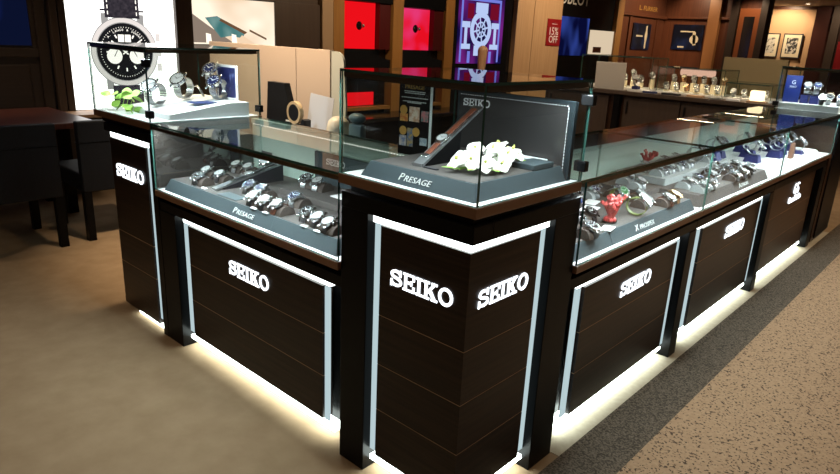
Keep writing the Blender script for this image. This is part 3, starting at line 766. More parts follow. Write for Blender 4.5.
MB().box(-.083, .072, -.0008, 0, .012, .153).build('picture', mat('navy picture', (.015, .02, .10), .35, noise=((22, 22, 22), (.18, .22, .42), .55, .75)), T)
b = MB(); b.tube([(-2.16, .385, CZ + .060), (-2.13, .39, CZ + .085), (-2.10, .40, CZ + .115), (-2.075, .405, CZ + .118), (-2.05, .41, CZ + .098), (-2.03, .415, CZ + .068)], .0055, 10); tag(b.build('silver_branch', 'steel'), 'wavy silver branch ornament between the ring watches', 'ornament')
b = MB(); b.box(-1.87, -1.79, .25, .36, sp(.36) + .002, sp(.36) + .006); o = b.build('booklet', 'l_blue'); o.location = (-.06, .02, .0); tag(o, 'blue and white leaflet on the white plinth', 'leaflet')
# leaf sprig
L = thing('leaf_sprig', 'bright green leaf sprig at the front left of the left end showcase', 'plant', (-2.14, .066, CZ))
random.seed(5)
for k in range(16):
    a = random.uniform(0, 2 * PI); x = random.uniform(-.085, .085); y = random.uniform(-.03, .035); z = random.uniform(.015, .095) * (1.15 - abs(x) * 4)
    m = MB(); petal(m, (x, y, z), Matrix.Rotation(a, 4, 'Z') @ Matrix.Rotation(random.uniform(-.5, .5), 4, 'Y') @ Matrix.Rotation(random.uniform(-.9, .9), 4, 'X'), .048, .022, -.2); m.build('leaf', 'leaf', L)
m = MB(); m.tube([(-.08, .0, .004), (-.03, .0, .03), (.03, .005, .03), (.09, .0, .005)], .0025)
for x in (-.06, -.02, .02, .06): m.tube([(x, 0, .018), (x + .01, .01, .06)], .0016)
m.build('stem', 'leaf', L)

# ------------------------------------------------------------------ right-hand counters: trays, watches, ornaments
def rloc(x, y): return (x, y, Z0)
tray('slate grey tray at the near end of the right-hand counter, beside the corner showcase', (-.028, .570, Z0), RZ, .295, .47, .05, (.022, 0))
tray('slate grey tray with silver emblem and lettering on its front in the right-hand counter', (-.028, .867, Z0), RZ, .790, .47, .05, (0, .022), ('X PROSPEX', .195, .172, .026, 0))
b = MB(); b.box(-.49, -.20, 1.50, 1.655, ZT, ZT + .022, bev=.002); tag(b.build('riser_block', 'traytop'), 'taupe riser block at the far end of the lettered right-hand tray', 'riser')
tray('taupe grey tray with small silver lettering in the second right-hand counter', (-.028, 1.715, Z0), RZ, 1.065, .47, .05, (.022, .022), ('ASTRON', .565, .147, .026, 0), side='traytop')
b = MB(); b.box(-.49, -.235, 1.80, 2.70, ZT, ZT + .035, bev=.002); tag(b.build('riser_block', 'greycushion'), 'long pale grey riser block at the back of the second right-hand tray', 'riser')
tray('bright white tray at the far end of the right-hand counters with blue stands', (-.06, 2.93, Z0), RZ, 1.25, .44, .028, (.01, .01), None, 'white', 'white')
GR = 'wristwatches on the trays of the right-hand counters'
for st, x, y, z, lab, cm in [
    ('steel_black', -.068, .735, ZT, 'steel dark-dial watch at the near front corner of the right-hand tray', 'cushion'),
    ('steel_black', -.150, .800, ZT, 'steel dark-dial watch just left of the red ornament', 'cushion'),
    ('black_black', -.170, .915, ZT, 'black watch tucked behind the red ornament', 'cushion'),
    ('steel_white', -.130, 1.310, ZT, 'large white-dial steel watch right of the green watches', 'cushion'),
    ('white_brown', -.190, 1.390, ZT, 'white-dial brown-strap watch behind the large white-dial steel watch', 'cushion'),
    ('white_brown', -.080, 1.420, ZT, 'brown-strap watch at the front of the lettered right-hand tray', 'cushion'),
    ('cream_tan', -.085, 1.500, ZT, 'cream-dial tan-strap watch near the far end of the lettered tray', 'cushion'),
    ('steel_white', -.260, 1.540, ZT + .022, 'white-dial steel watch on the taupe riser of the lettered tray', 'greycushion'),
    ('steel_white', -.340, 1.600, ZT + .022, 'white-dial steel watch at the back of the taupe riser', 'greycushion'),
    ('steel_black', -.360, .780, ZT, 'steel watch in the back row nearest the corner showcase', 'cushion'),
    ('steel_white', -.370, .900, ZT, 'second steel watch in the back row from the corner showcase', 'cushion'),
    ('black_black', -.370, 1.020, ZT, 'third watch, all black, in the back row from the corner showcase', 'cushion'),
    ('black_blue', -.360, 1.150, ZT, 'blue-strap watch in the back row behind the green watches', 'cushion'),
    ('steel_blue', -.350, 1.280, ZT, 'blue-dial steel watch in the back row of the lettered tray', 'greycushion'),
    ('steel_white', -.080, 1.830, ZT, 'first steel watch at the front of the second right-hand tray', 'greycushion'),
    ('steel_black', -.080, 1.930, ZT, 'second front watch from the near end of the second right-hand tray', 'greycushion'),
    ('steel_white', -.160, 1.860, ZT, 'steel watch in the second row of the second right-hand tray, near end', 'greycushion'),
    ('steel_blue', -.160, 1.980, ZT, 'blue-dial watch in the second row of the second right-hand tray', 'greycushion'),
    ('steel_white', -.150, 2.150, ZT, 'steel watch with grey cushion above the small tray lettering', 'cushion'),
    ('steel_black', -.075, 2.260, ZT, 'dark-dial steel watch at the front just past the small tray lettering', 'cushion'),
    ('steel_white', -.075, 2.380, ZT, 'white-dial steel watch two past the small tray lettering', 'cushion'),
    ('steel_black', -.165, 2.420, ZT, 'dark-dial watch in the second row past the small tray lettering', 'cushion'),
    ('steel_black', -.100, 2.590, ZT, 'dark watch near the far end of the second right-hand tray', 'cushion'),
    ('steel_white', -.180, 2.600, ZT, 'white-dial watch at the far end of the second tray, set back', 'cushion'),
    ('steel_black', -.270, .760, ZT, 'steel watch in the middle row nearest the corner showcase', 'cushion'),
    ('steel_blue', -.290, 1.385, ZT, 'blue-dial watch behind the brown-strap watches of the lettered tray', 'cushion'),
    ('steel_black', -.410, 1.400, ZT, 'steel watch by the sliding doors behind the lettered tray', 'greycushion'),
    ('steel_white', -.200, 2.310, ZT, 'steel watch in the second row, middle of the second right-hand tray', 'cushion'),
    ('steel_black', -.400, 2.300, ZT + .035, 'dark steel watch set back past the middle of the long pale riser', 'greycushion'),
    ('steel_white', -.300, 2.512, ZT + .035, 'steel watch on the long pale riser just before the blue stand', 'greycushion'),
    ('black_black', -.075, 2.490, ZT, 'black watch at the front, three past the small tray lettering', 'cushion'),
    ('steel_black', -.300, 1.870, ZT + .035, 'dark-dial steel watch first on the long pale riser', 'greycushion'),
    ('steel_white', -.300, 1.970, ZT + .035, 'white-dial steel watch second on the long pale riser', 'greycushion'),
    ('steel_white', -.400, 1.900, ZT + .035, 'white-dial steel watch at the back near end of the long pale riser', 'greycushion'),
    ('steel_blue', -.300, 2.090, ZT + .035, 'blue-dial steel watch third on the long pale riser', 'greycushion'),
    ('steel_white', -.300, 2.220, ZT + .035, 'steel watch midway along the long pale riser', 'greycushion'),
    ('steel_black', -.400, 2.150, ZT + .035, 'dark steel watch at the back middle of the long pale riser', 'greycushion'),
]:
    on_cushion(st, x, y, z, RZ, lab, GR, cm, -.008)
watch('green_olive', -.085, 1.160, ZT, RZ + .2, 'round green-dial watch on olive strap standing in the front of the lettered tray', GR, 'loop', 1.3)
watch('green_olive', -.220, 1.270, ZT, RZ - .3, 'second olive-strap watch standing behind the round green-dial watch', GR, 'loop', 1.2)
watch('steel_white', -.330, 2.42, ZT + .035, RZ, 'large steel ring watch on the long pale riser near the blue stand', GR, 'loop', 1.5)
watch('steel_black', -.170, 2.25, ZT, RZ + .3, 'steel ring watch standing past the small tray lettering', GR, 'loop', 1.3)
# blue stands with watches in the far section
ZW = Z0 + .028
for x, y, zz, lab in [(-.30, 2.60, ZT + .035, 'on the far end of the long pale riser'), (-.22, 3.12, ZW, 'nearest on the white tray'), (-.30, 3.30, ZW, 'second on the white tray, set back'), (-.18, 3.46, ZW, 'at the front beside the brown tent card'), (-.30, 3.72, ZW, 'in the middle of the white tray'), (-.32, 3.95, ZW, 'farthest on the white tray'), (-.42, 3.08, ZW, 'at the near back corner of the white tray'), (-.40, 3.50, ZW, 'at the back middle of the white tray'), (-.20, 3.64, ZW, 'just past the brown tent card'), (-.22, 3.90, ZW, 'toward the far end of the white tray'), (-.13, 3.80, ZW, 'low at the front of the white tray')]:
    h = .045 if x < -.15 else .022
    b = MB(); frustum(b, -.045, .045, -.04, .04, 0, h, .012, (.012, .012), .012); o = b.build('display_stand', 'bluecushion', loc=(x, y, zz)); tag(o, 'royal blue block stand ' + lab, 'stand', 'royal blue block stands')
    watch(random.choice(['steel_blue', 'steel_black', 'steel_white']), x, y, zz + h, RZ, 'steel watch on the blue stand ' + lab, GR, 'loop', 1.35)
T = thing('tent_card', 'brown wedge-shaped tent card at the front of the white tray', 'card', (-.10, 3.53, ZW), RZ)
b = MB(); b.prism([(-.035, 0), (.035, 0), (.012, .10), (-.012, .10)], -.012, .012); b.build('wedge', mat('copper brown card', (.20, .09, .05), .4), T)
for i, (x, y, z, lab, m, w) in enumerate([(-.250, 1.09, ZT, 'white card behind the red ornament', 'whitepaper', .05), (-.245, .735, ZT, 'white card at the near end of the right-hand tray', 'whitepaper', .06), (-.066, .885, ZT, 'white and violet card in front of the red ornament', 'whitepaper', .034), (-.30, 1.20, ZT, 'white card between the back row watches of the lettered tray', 'whitepaper', .045), (-.10, 2.05, ZT, 'white card on the second right-hand tray before its lettering', 'whitepaper', .05), (-.12, 2.72, ZT, 'pale card at the far end of the second right-hand tray', 'whitepaper', .04), (-.12, 3.28, ZW, 'cream card near the front of the white tray', 'cream', .06)]):
    b = MB(); b.box(-w, w, -w * .6, w * .6, 0, .003, bev=.0008); o = b.build('price_card', m, loc=(x, y, z + .0002)); o.rotation_euler = (0, 0, RZ + .2); tag(o, lab, 'card', 'cards on the right-hand trays')

def coral(label, loc, rz, sc_, seed):
    rnd = random.Random(seed)
    T = thing('branching_ornament', label, 'ornament', loc, rz); T.scale = (sc_,) * 3
    MB().cyl(.030, 0, .006, 24).build('base', 'blackgloss', T)
    b = MB()
    def grow(p, d, r, L, depth):
        pts = [p]; q = p
        for i in range(4):
            d = (d + Vector((rnd.uniform(-.28, .28), rnd.uniform(-.28, .28), rnd.uniform(-.05, .2)))).normalized(); q = q + d * L / 4; pts.append(q)
        b.tube(pts, [r, r * .95, r * .9, r * .85, r * .8], 9); b.sphere(q, r * 1.05, n=10)
        if depth > 0:
            for k in range(3 if depth > 1 else 2):
                a = rnd.uniform(0, 2 * PI); nd = (d * .6 + Vector((math.cos(a), math.sin(a), .25)) * .8).normalized()
                grow(pts[rnd.choice((2, 3, 4))], nd, r * .78, L * .72, depth - 1)
    grow(Vector((0, 0, .004)), Vector((0, 0, 1)), .016, .062, 3)
    for k in range(5): a = k * 1.25; b.sphere((.016 * math.cos(a), .016 * math.sin(a), .012), .012, n=10)
    b.build('branches', 'coral', T)
    return T
coral('glossy red branching ornament standing among the watches at the near end of the right-hand tray', (-.105, .975, ZT), RZ, .92, 4)
coral('smaller red ornament standing on the long pale riser of the second right-hand counter', (-.45, 2.03, ZT + .035), RZ, .72, 9)

# right end showcase contents
b = MB(); b.box(-.43, -.03, 4.31, 4.80, CZ, CZ + .045, bev=.003); tag(b.build('display_plinth', 'white'), 'white plinth inside the far right end showcase', 'plinth')
T = thing('advert_card', 'tall royal blue card with white emblem in the far right end showcase', 'card', (-.375, 4.40, CZ + .0455), .25)
MB().box(-.055, .055, 0, .006, 0, .20, bev=.001).build('card', mat('royal blue card', (.006, .016, .12), .4), T)
put_text('G', .04, 'silverink', T, tr(0, -.001, .135) @ FACE_NEG_Y, depth=.001, align='CENTER'); put_text('SEIKO', .018, 'silverink', T, tr(0, -.001, .11) @ FACE_NEG_Y, depth=.001, align='CENTER')
GE = 'wristwatches in the far right end showcase'
for i, (x, y, s_, lab) in enumerate([(-.285, 4.43, 'steel_white', 'left, by the blue card'), (-.215, 4.41, 'steel_blue', 'right one')]):
    b = MB(); b.box(-.028, .028, -.028, .028, 0, .062, bev=.002); o = b.build('display_stand', 'bluecushion', loc=(x, y, CZ + .0455)); tag(o, 'royal blue cube stand in the far right showcase, ' + lab, 'stand', 'royal blue block stands')
    watch(s_, x, y, CZ + .1075, .3, 'steel watch on a blue cube, far right showcase, ' + lab, GE, 'loop', 1.5)
for i, (x, y, s_, lab) in enumerate([(-.12, 4.40, 'steel_black', 'first black-dial watch right of the blue cubes'), (-.055, 4.42, 'steel_blue', 'watch at the right edge of the far right end showcase'), (-.30, 4.62, 'steel_black', 'watch behind the blue cubes'), (-.16, 4.62, 'gold_gold', 'gold watch at the back of the far right end showcase'), (-.155, 4.345, 'white_black', 'low white-dial watch at the front right of the blue cubes')]):
    watch(s_, x, y, CZ + .0455, .3, lab, GE, 'loop', 1.25)

# ------------------------------------------------------------------ things behind the counters
D = thing('service_desk', 'low black service desk behind the left counter', 'desk', (0, 0, 0))
MB().box(-3.1, -.95, .80, 1.24, .72, .78, bev=.003).build('desk_top', 'plastic', D)
MB().box(-3.05, -1.0, .86, 1.2, 0, .72).build('pedestal', 'black', D)
T = thing('partition_screen', 'beige partition screen with a rounded translucent end behind the service desk', 'partition', (0, 1.27, 0))
MB().box(-3.45, -2.43, 0, .03, 0, 1.30, bev=.002).build('panel', 'partition', T)
MB().box(-2.425, -2.10, 0, .03, 0, 1.30, bev=.002).build('panel', 'partition', T)
b = MB(); n = 10; pl = [(-2.095, .6), (-1.98, .6), (-1.965, 1.0)] + [(-2.05 + .065 * math.cos(PI / 2 * i / n), 1.225 + .07 * math.sin(PI / 2 * i / n)) for i in range(n + 1)] + [(-2.095, 1.295)]
b.prism(pl, .008, .022); b.build('end_panel', mat('pale translucent end', (.50, .52, .48), .25), T)
T = thing('monitor', 'black monitor seen from behind on the service desk beside the left end showcase', 'monitor', (-2.06, .90, .7805))
b = MB(); b.prism([(-.135, .145), (.125, .155), (.02, .345), (-.10, .345)] if False else [(-.125, .12), (.125, .13), (.045, .345), (-.105, .345)], -.02, .02, smooth=False); b.build('housing', 'plastic', T)
MB().box(.06, .10, -.023, -.02, .145, .153).build('badge', 'whitepaper', T)
MB().box(-.03, .03, -.012, .012, .01, .13).build('neck', 'plastic', T); MB().box(-.10, .10, -.07, .07, 0, .012, bev=.003).build('foot', 'plastic', T)
T = thing('tape_dispenser', 'black tape dispenser with a roll of tan tape on the service desk', 'tape dispenser', (-1.905, .88, .7805))
b = MB(); b.prism([(-.08, 0), (.09, 0), (.095, .17), (.075, .175), (.06, .15), (-.05, .13)], -.022, .022); b.build('body', 'plastic', T)
b = MB(); b.ring(.045, .060, -.012, .012, 32, 0, tr(-.012, 0, .200) @ Matrix.Rotation(PI / 2, 4, 'X')); b.build('tape_roll', 'tape', T)
b = MB(); b.ring(.0, .044, -.012, .012, 32, 0, tr(-.012, 0, .200) @ Matrix.Rotation(PI / 2, 4, 'X')); b.build('core', 'plastic', T)
T = thing('paper_holder', 'upright sheet of pale paper in a stand beside the tape dispenser', 'paper', (-1.815, .93, .7805))
o = MB().box(-.095, .10, 0, .002, .012, .30).build('sheet', 'paper', T); o.rotation_euler = (-.12, .06, 0)
MB().box(-.06, .06, -.03, .03, 0, .011, bev=.002).build('stand', 'plastic', T)
b = MB(); b.lathe([(.055, 0), (.06, .02), (.06, .16), (.052, .195), (.03, .215), (0, .222)], 28); o = b.build('desk_bell', 'cream', loc=(-1.56, .88, .7805)); tag(o, 'cream dome-topped cylinder on the service desk right of the paper', 'container')
b = MB(); b.box(-.045, .045, -.02, .02, 0, .20, bev=.01); b.sphere((0, 0, .225), .045, sc=(1.2, .7, .6)); o = b.build('card_reader', mat('blue grey plastic', (.10, .16, .19), .4), loc=(-1.42, .88, .7805)); tag(o, 'blue grey handset standing on the service desk behind the corner showcase', 'handset')

# chairs and table on the left
def chair(label, loc, rz):
    T = thing('dining_chair', label, 'chair', loc, rz, 'black chairs at the red brown table')
    MB().box(-.235, .235, -.03, .03, .33, .79, bev=.008).build('backrest', 'chair', T)
    MB().box(-.237, .237, -.033, .033, .652, .656).build('piping', 'black', T)
    MB().box(-.235, .235, .031, .53, .33, .45, bev=.012).build('seat', 'chair', T)
    for x in (-.21, .21):
        for y in (-.005, .50):
            b = MB(); frustum(b, x - .024, x + .024, y - .024, y + .024, 0, .329, 0, (0, 0), 0); o = b.build('leg', 'black', T)
    return T
CH = chair('black upholstered chair at the far left, in front of the table', (-3.41, -.07, 0), RZ)
c2 = copy_tree(CH); c2.location = (-3.43, .53, 0); c2['label'] = 'black upholstered chair partly behind the left end showcase'
T = thing('meeting_table', 'red brown table behind the two black chairs', 'table', (0, 0, 0))
MB().box(-4.75, -3.80, -.75, .58, .69, .73, bev=.004).build('table_top', 'redwood', T)
for x in (-4.65, -4.2):
    for y in (-.65, .48): MB().box(x - .035, x + .035, y - .035, y + .035, 0, .69).build('leg', 'black', T)
T = thing('wall_shelf', 'pale wood ledge under the lit watch poster', 'shelf', (0, 0, 0))
MB().box(-4.995, -4.70, .61, 1.95, .632, .660, bev=.003).build('board', 'palewood', T); MB().box(-4.87, -4.74, .66, 1.9, 0, .632).build('base', 'darkwall', T)

# ------------------------------------------------------------------ left wall (faces +x)
WX = -5.0
def wy(mb, x, y0, y1, z0, z1, d=.01, mi=0, bev=0): return mb.box(x - d, x, y0, y1, z0, z1, mi, bev)
T = thing('wall_cabinet', 'dark wood wall cabinet with a blue screen at the far left', 'cabinet', (0, 0, 0))
wy(MB(), WX - .03, -1.6, .66, 0, 2.55, .06).build('back_board', 'darkwall', T)
wy(MB(), WX, .64, .72, 0, 2.55, .05, bev=.006).build('frame', 'darkwall', T); wy(MB(), WX, -1.6, .64, 1.10, 1.17, .05, bev=.006).build('rail', 'darkwall', T)
s = wy(MB(), WX - .02, -1.4, .60, 1.19, 2.3, .008).build('screen', emis('blue screen', (.004, .007, .03), .8, noise=((1, 2.6, 2.0), (.015, .035, .26), .42, .75)), T)
wy(MB(), WX - .01, -.9, .56, .30, 1.04, .02, bev=.008).build('door_panel', 'darkwall', T)
wy(MB(), WX + .03, .74, .80, 0, 2.55, .08, bev=.006).build('post', 'darkpanel', T); wy(MB(), WX + .02, .81, .868, 0, 2.55, .08, bev=.006).build('post', 'darkpanel', T)

# backlit watch poster
PW = emis('lightbox white', (1.0, .985, .94), 2.4)
T = thing('lightbox_poster', 'backlit white poster showing a large chronograph watch on a black strap', 'poster', (WX, 0, 0))
MB().box(-.08, 0, .875, 1.812, .665, 2.50).build('light_panel', PW, T)
PG = emis('printed grey', (.62, .60, .58), .62); PD = emis('printed black', (.012, .012, .014), 1.0); PS = emis('printed silver', (.84, .77, .73), 1.05); PC = emis('printed cream', (.95, .90, .82), 1.5)
yc, zc = 1.338, 1.150
X = Matrix(((0, 0, 1, 0), (1, 0, 0, 0), (0, 1, 0, 0), (0, 0, 0, 1)))   # (x,y,z) -> y right, z up, x out
Tp = tr(.001, yc, zc) @ X
w = T; layers = []
mb = MB(); mb.ring(.250, .288, 0, .002, 64, 0, Tp); mb.ring(.288, .296, 0, .0018, 64, 1, Tp); mb.ring(.243, .251, 0, .0024, 64, 1, Tp)
for (x, y) in ((.305, 0), (.30, .13), (.30, -.13)): mb.box(x - .018, x + .025, y - .035, y + .035, 0, .002, mi=0, T=Tp)
for sx in (-1, 1):
    for sy in (-1, 1): mb.box(sx * .155 - .03, sx * .155 + .03, sy * .27 - .05, sy * .27 + .05, 0, .0015, mi=1, T=Tp)
mb.build('printed_case', [PS, PG], T)
mb = MB(); mb.cyl(.244, 0, .003, 64, 0, Tp); mb.build('printed_dial', PD, T)
mb = MB()
for i in range(12):
    if i in (0,): continue
    a = 2 * PI * i / 12; mb.box(-.006, .006, .135, .165, .003, .0045, T=Tp @ Matrix.Rotation(a, 4, 'Z'))
for i in range(60): mb.box(-.0022, .0022, .206, .214, .003, .0042, T=Tp @ Matrix.Rotation(2 * PI * i / 60, 4, 'Z'))
mb.box(-.055, .055, .085, .148, .003, .0045, T=Tp); mb.box(-.004, .004, .085, .148, .0045, .005, mi=1, T=Tp)
mb.box(-.006, .006, -.03, .15, .005, .006, T=Tp @ Matrix.Rotation(.9, 4, 'Z')); mb.box(-.005, .005, -.03, .19, .005, .006, T=Tp @ Matrix.Rotation(-.95, 4, 'Z'))
mb.build('printed_marks', [PC, PD], T)
mb = MB()
for sx in (-1, 1): mb.cyl(.066, .003, .004, 40, 0, Tp @ tr(sx * .098, -.035, 0)); mb.box(-.003, .003, -.01, .05, .0042, .005, mi=1, T=Tp @ tr(sx * .095, -.03, 0) @ Matrix.Rotation(.5 * sx, 4, 'Z'))
mb.build('printed_subdial', [PC, PD], T)
mb = MB(); s_ = 'A. LANGE & SOHNE'
for i, chx in enumerate(s_):
    if chx == ' ': continue
    a = math.radians(48 - i * 6.4)
    g = text(chx, .026, .001, align='CENTER'); mb.add(g.v, g.f, 0, False, Tp @ Matrix.Rotation(a, 4, 'Z') @ tr(0, .180, .0042))
mb.build('printed_lettering', PC, T)
mb = MB(); mb.box(-.150, .150, .285, 1.2, 0, .002, T=Tp, bev=0); STR = emis('printed strap', (.028, .024, .032), 1.0, noise=((30, 30, 30), (.06, .05, .062), .4, .7)); MB().box(-.135, .135, -.470, -.285, 0, .002, T=Tp).build('printed_strap', STR, T)
for sx in (-1, 1):
    for k in range(14): mb.box(sx * .125 - .004, sx * .125 + .004, .31 + k * .05, .34 + k * .05, .002, .003, mi=1, T=Tp)
mb.box(-.19, -.15, .34, .355, 0, .002, T=Tp); mb.box(.15, .19, .34, .355, 0, .002, T=Tp)
mb.build('printed_strap', [STR, PC], T)

def column(name, label, y0, y1, m, depth=.10, z1=2.55, x=WX):
    o = MB().box(x - .09, x - .09 + depth, y0, y1, 0, z1, bev=.003).build(name, m); return tag(o, label, 'column')
column('wood_column', 'dark brown column right of the lit watch poster', 1.815, 1.978, 'darkpanel', .13)
T = thing('picture_lightbox', 'lit picture of a pale beach scene with a teal wedge-shaped vehicle', 'picture', (WX, 0, 0))
MB().box(-.08, 0, 1.99, 2.92, 1.235, 1.668).build('light_panel', emis('peach picture', (.80, .60, .42), 1.15, noise=((2.2, 2.2, 3.2), (1.0, .88, .70), .35, .65)), T)
Tq = tr(.001, 2.455, 1.45) @ X
def pg(poly, m, z=.0, nm='printed_shape'):
    b = MB(); n = len(poly); b.add([(x, y, z) for x, y in poly] + [(x, y, z + .0015) for x, y in poly], [list(range(n)), list(range(2 * n - 1, n - 1, -1))] + [(i, (i + 1) % n, (i + 1) % n + n, i + n) for i in range(n)], 0, False, Tq); return b.build(nm, m, T)
TE = emis('printed teal', (.06, .20, .20), .9, noise=((6, 6, 6), (.20, .36, .34), .4, .7)); BR = emis('printed brown', (.16, .08, .04), 1.0); GY = emis('printed grey brown', (.30, .23, .18), .9)
pg([(-.46, -.20), (-.46, .06), (-.30, -.04), (-.02, -.20)], GY)
pg([(-.33, .03), (-.20, .05), (.10, -.10), (.08, -.15), (-.06, -.13), (-.17, -.15)], TE, .002)
pg([(-.16, .03), (.13, -.09), (.10, -.11), (-.18, .01)], BR, .004)
pg([(.16, -.06), (.36, -.14), (.36, -.16), (.16, -.08)], BR, .002)
pg([(-.02, -.20), (.22, -.20), (.07, -.12)], emis('printed sand', (.85, .62, .42), 1.1), .004)
for x in (-.30, -.02): pg([(x - .03, -.20), (x + .03, -.20), (x + .02, -.12), (x - .03, -.11)], emis('printed cream figure', (1, .92, .78), 1.3), .006, 'printed_figure')
T = thing('wall_panel', 'mocha brown panelling around the lit beach picture', 'panelling', (0, 0, 0))
MB().box(-5.09, -5.03, 1.985, 3.52, 0, 1.225).build('lower_panel', 'darkpanel', T); MB().box(-5.09, -5.03, 1.985, 3.52, 1.68, 2.55).build('upper_panel', 'darkpanel', T)
MB().box(-5.09, -4.99, 2.925, 3.52, 1.226, 1.679, bev=.003).build('side_panel', 'darkpanel', T)
column('wall_column', 'beige column between the mocha panel and the first red display', 3.53, 3.685, 'beigecol', .13)
column('wall_column', 'tan column left of the first red display', 3.69, 3.85, 'tancol', .13)
column('wall_column', 'tan column between the two red displays', 4.64, 4.82, 'tancol', .13)
column('wall_column', 'brown column between the second red display and the purple screen', 5.63, 5.81, 'tancol', .13)
RED = emis('red lit back', (1.0, .006, .012), .85); RED2 = emis('red lit back with glow', (1.0, .006, .02), .80, noise=((3.0, 3.0, 3.0), (1.0, .05, .22), .45, .7))
def red_display(label, y0, y1, zt_, m):
    T = thing('display_window', label, 'display window', (WX, 0, 0), 0, 'red lit display windows')
    MB().box(-.09, -.08, y0, y1, .0, 2.5).build('back_board', 'blackgloss', T)
    MB().box(-.079, -.07, y0 + .01, y1 - .20, 1.225, zt_).build('lit_panel', m, T)
    MB().box(-.079, .0, y1 - .19, y1 - .005, 1.225, zt_).build('side_return', mat('dark red return', (.06, .006, .006), .3), T)
    MB().box(-.079, .03, y0, y1, zt_ + .005, 2.5).build('header', 'black', T)
    b = MB(); b.prism([(y0, 1.0), (y1, 1.0), (y1, 1.10), (y0, 1.215)], .0, .09, T=Matrix(((0, 1, 0, -.078), (1, 0, 0, 0), (0, 0, 1, 0), (0, 0, 0, 1)))); b.build('plinth', 'blackgloss', T)
    MB().box(-.079, .03, y0, y1, .96, .995).build('sill', 'blackgloss', T); MB().box(-.079, -.07, y0 + .01, y1 - .20, .55, .71).build('lit_panel', m, T); MB().box(-.079, .035, y0, y1, .50, .54, bev=.003).build('sill', 'tancol', T)
    yc = (y0 + y1) / 2 - .07
    b = MB(); b.lathe([(.0, 0), (.05, .002), (.03, .02), (.012, .05)], 24, 0, tr(-.069, yc, 1.49) @ Matrix.Rotation(PI / 2, 4, 'Y')); k = b.build('hub', 'blackgloss', T)
    MB().sphere((-.005, yc, 1.49), .022).build('bead', 'steel', k)
    return T
red_display('first red lit display window, nearest the beige column', 3.855, 4.635, 1.755, RED)
red_display('second red lit display window, with pink sparkle, left of the purple screen', 4.825, 5.625, 1.735, RED2)
T = thing('video_screen', 'tall black framed screen showing a glowing skeleton watch in purple light', 'screen', (WX, 0, 0))
MB().box(-.09, .0, 5.815, 7.22, 0, 2.5).build('housing', 'blackgloss', T)
MB().box(0.0005, .012, 5.93, 6.98, 1.06, 1.98).build('picture', emis('purple picture', (.006, .004, .05), 1.0, noise=((2, 3.2, 1.6), (.16, .015, .20), .40, .70)), T)
Tp = tr(.013, 6.44, 1.53) @ X
PB = emis('glowing ice blue', (.50, .62, .95), .95); PV = emis('glowing violet', (.22, .26, .90), .8); PK = emis('dark red glow', (.16, .004, .02), 1.0)
mb = MB(); mb.ring(.165, .245, 0, .002, 48, 0, Tp); mb.ring(.09, .11, 0, .002, 40, 0, Tp)
for k in range(8): mb.box(-.012, .012, .03, .17, 0, .002, T=Tp @ Matrix.Rotation(k * PI / 4 + .2, 4, 'Z'))
mb.box(-.14, .14, .22, .36, 0, .0015, T=Tp); mb.box(-.14, .14, -.36, -.22, 0, .0015, T=Tp)
for sx in (-1, 1): mb.box(sx * .34 - .09, sx * .34 + .09, .02, .10, 0, .0018, T=Tp); mb.box(sx * .34 - .03, sx * .34 + .03, -.22, .05, 0, .0018, T=Tp); mb.box(sx * .33 - .10, sx * .33 + .10, -.27, -.20, 0, .0018, T=Tp)
mb.build('glowing_watch', PB, T)
mb = MB()
for sx in (-1, 1): mb.box(sx * .44 - .02, sx * .44 + .02, -.45, .38, 0, .001, T=Tp); mb.box(sx * .25 - .03, sx * .25 + .03, -.46, -.30, 0, .001, T=Tp)
mb.box(-.46, .46, .38, .42, 0, .001, T=Tp); mb.build('light_bars', PV, T)
MB().box(-.32, -.18, .14, .34, 0, .001, T=Tp).build('dark_glow', PK, T); MB().box(.20, .40, .14, .36, 0, .001, T=Tp).build('dark_glow', PK, T)
T = thing('watch_stand', 'pale wooden hand-shaped stand in front of the purple screen', 'stand', (-4.66, 6.08, .4695))
b = MB(); b.box(-.06, .06, -.07, .07, 0, .05, bev=.01); b.tube([(0, 0, .05), (0, 0, .5), (.01, .0, .78)], [.03, .05, .07], 14); b.sphere((.01, 0, .78), .07); b.build('body', 'palewood', T)
# dark glossy display counter along the left wall
D = thing('wall_counter', 'glossy black counter along the wall below the red displays', 'counter', (0, 0, 0))
MB().box(-4.955, -4.50, 3.7, 7.6, .425, .469, bev=.003).build('worktop', 'blackgloss', D); MB().box(-4.95, -4.54, 3.75, 7.55, 0, .425).build('carcass', 'black', D)
# light oak columns, red sign, black shop front
column('wall_column', 'wide light oak column right of the purple screen', 7.235, 7.69, 'oakcol', .16); column('wall_column', 'light oak column carrying the red discount sign', 7.70, 8.52, 'oakcol', .055, x=WX + .105)
T = thing('discount_sign', 'red discount sign with white lettering hung on the oak column', 'sign', (WX + .0705, 0, 0))
MB().box(0, .012, 8.09, 8.505, 1.35, 1.765).build('plate', 'redsign', T)
put_text('15%', .17, 'whitepaper', T, tr(.0125, 8.30, 1.52) @ X, depth=.001, align='CENTER', width=.26); put_text('OFF', .155, 'whitepaper', T, tr(.0125, 8.30, 1.40) @ X, depth=.001, align='CENTER', width=.27)
MB().box(.0125, .013, 8.22, 8.38, 1.685, 1.692).build('underline', 'whitepaper', T)
T = thing('shop_front', 'black shop front with large pale lettering above a blue screen', 'shop front', (WX, 0, 0))
MB().box(-.09, -.0, 7.72, 10.47, 0, 2.55).build('board', 'black', T)
put_text('HUBLOT', .30, mat('pale lettering', (.62, .60, .56), .4), T, tr(.003, 8.33, 2.03) @ X, depth=.006, width=1.16)
s = MB().box(.0005, .012, 8.60, 9.56, 1.20, 1.83).build('screen', emis('blue show screen', (.003, .004, .035), .8, noise=((1, 2.6, 1.3), (.06, .12, .62), .45, .78)), T)
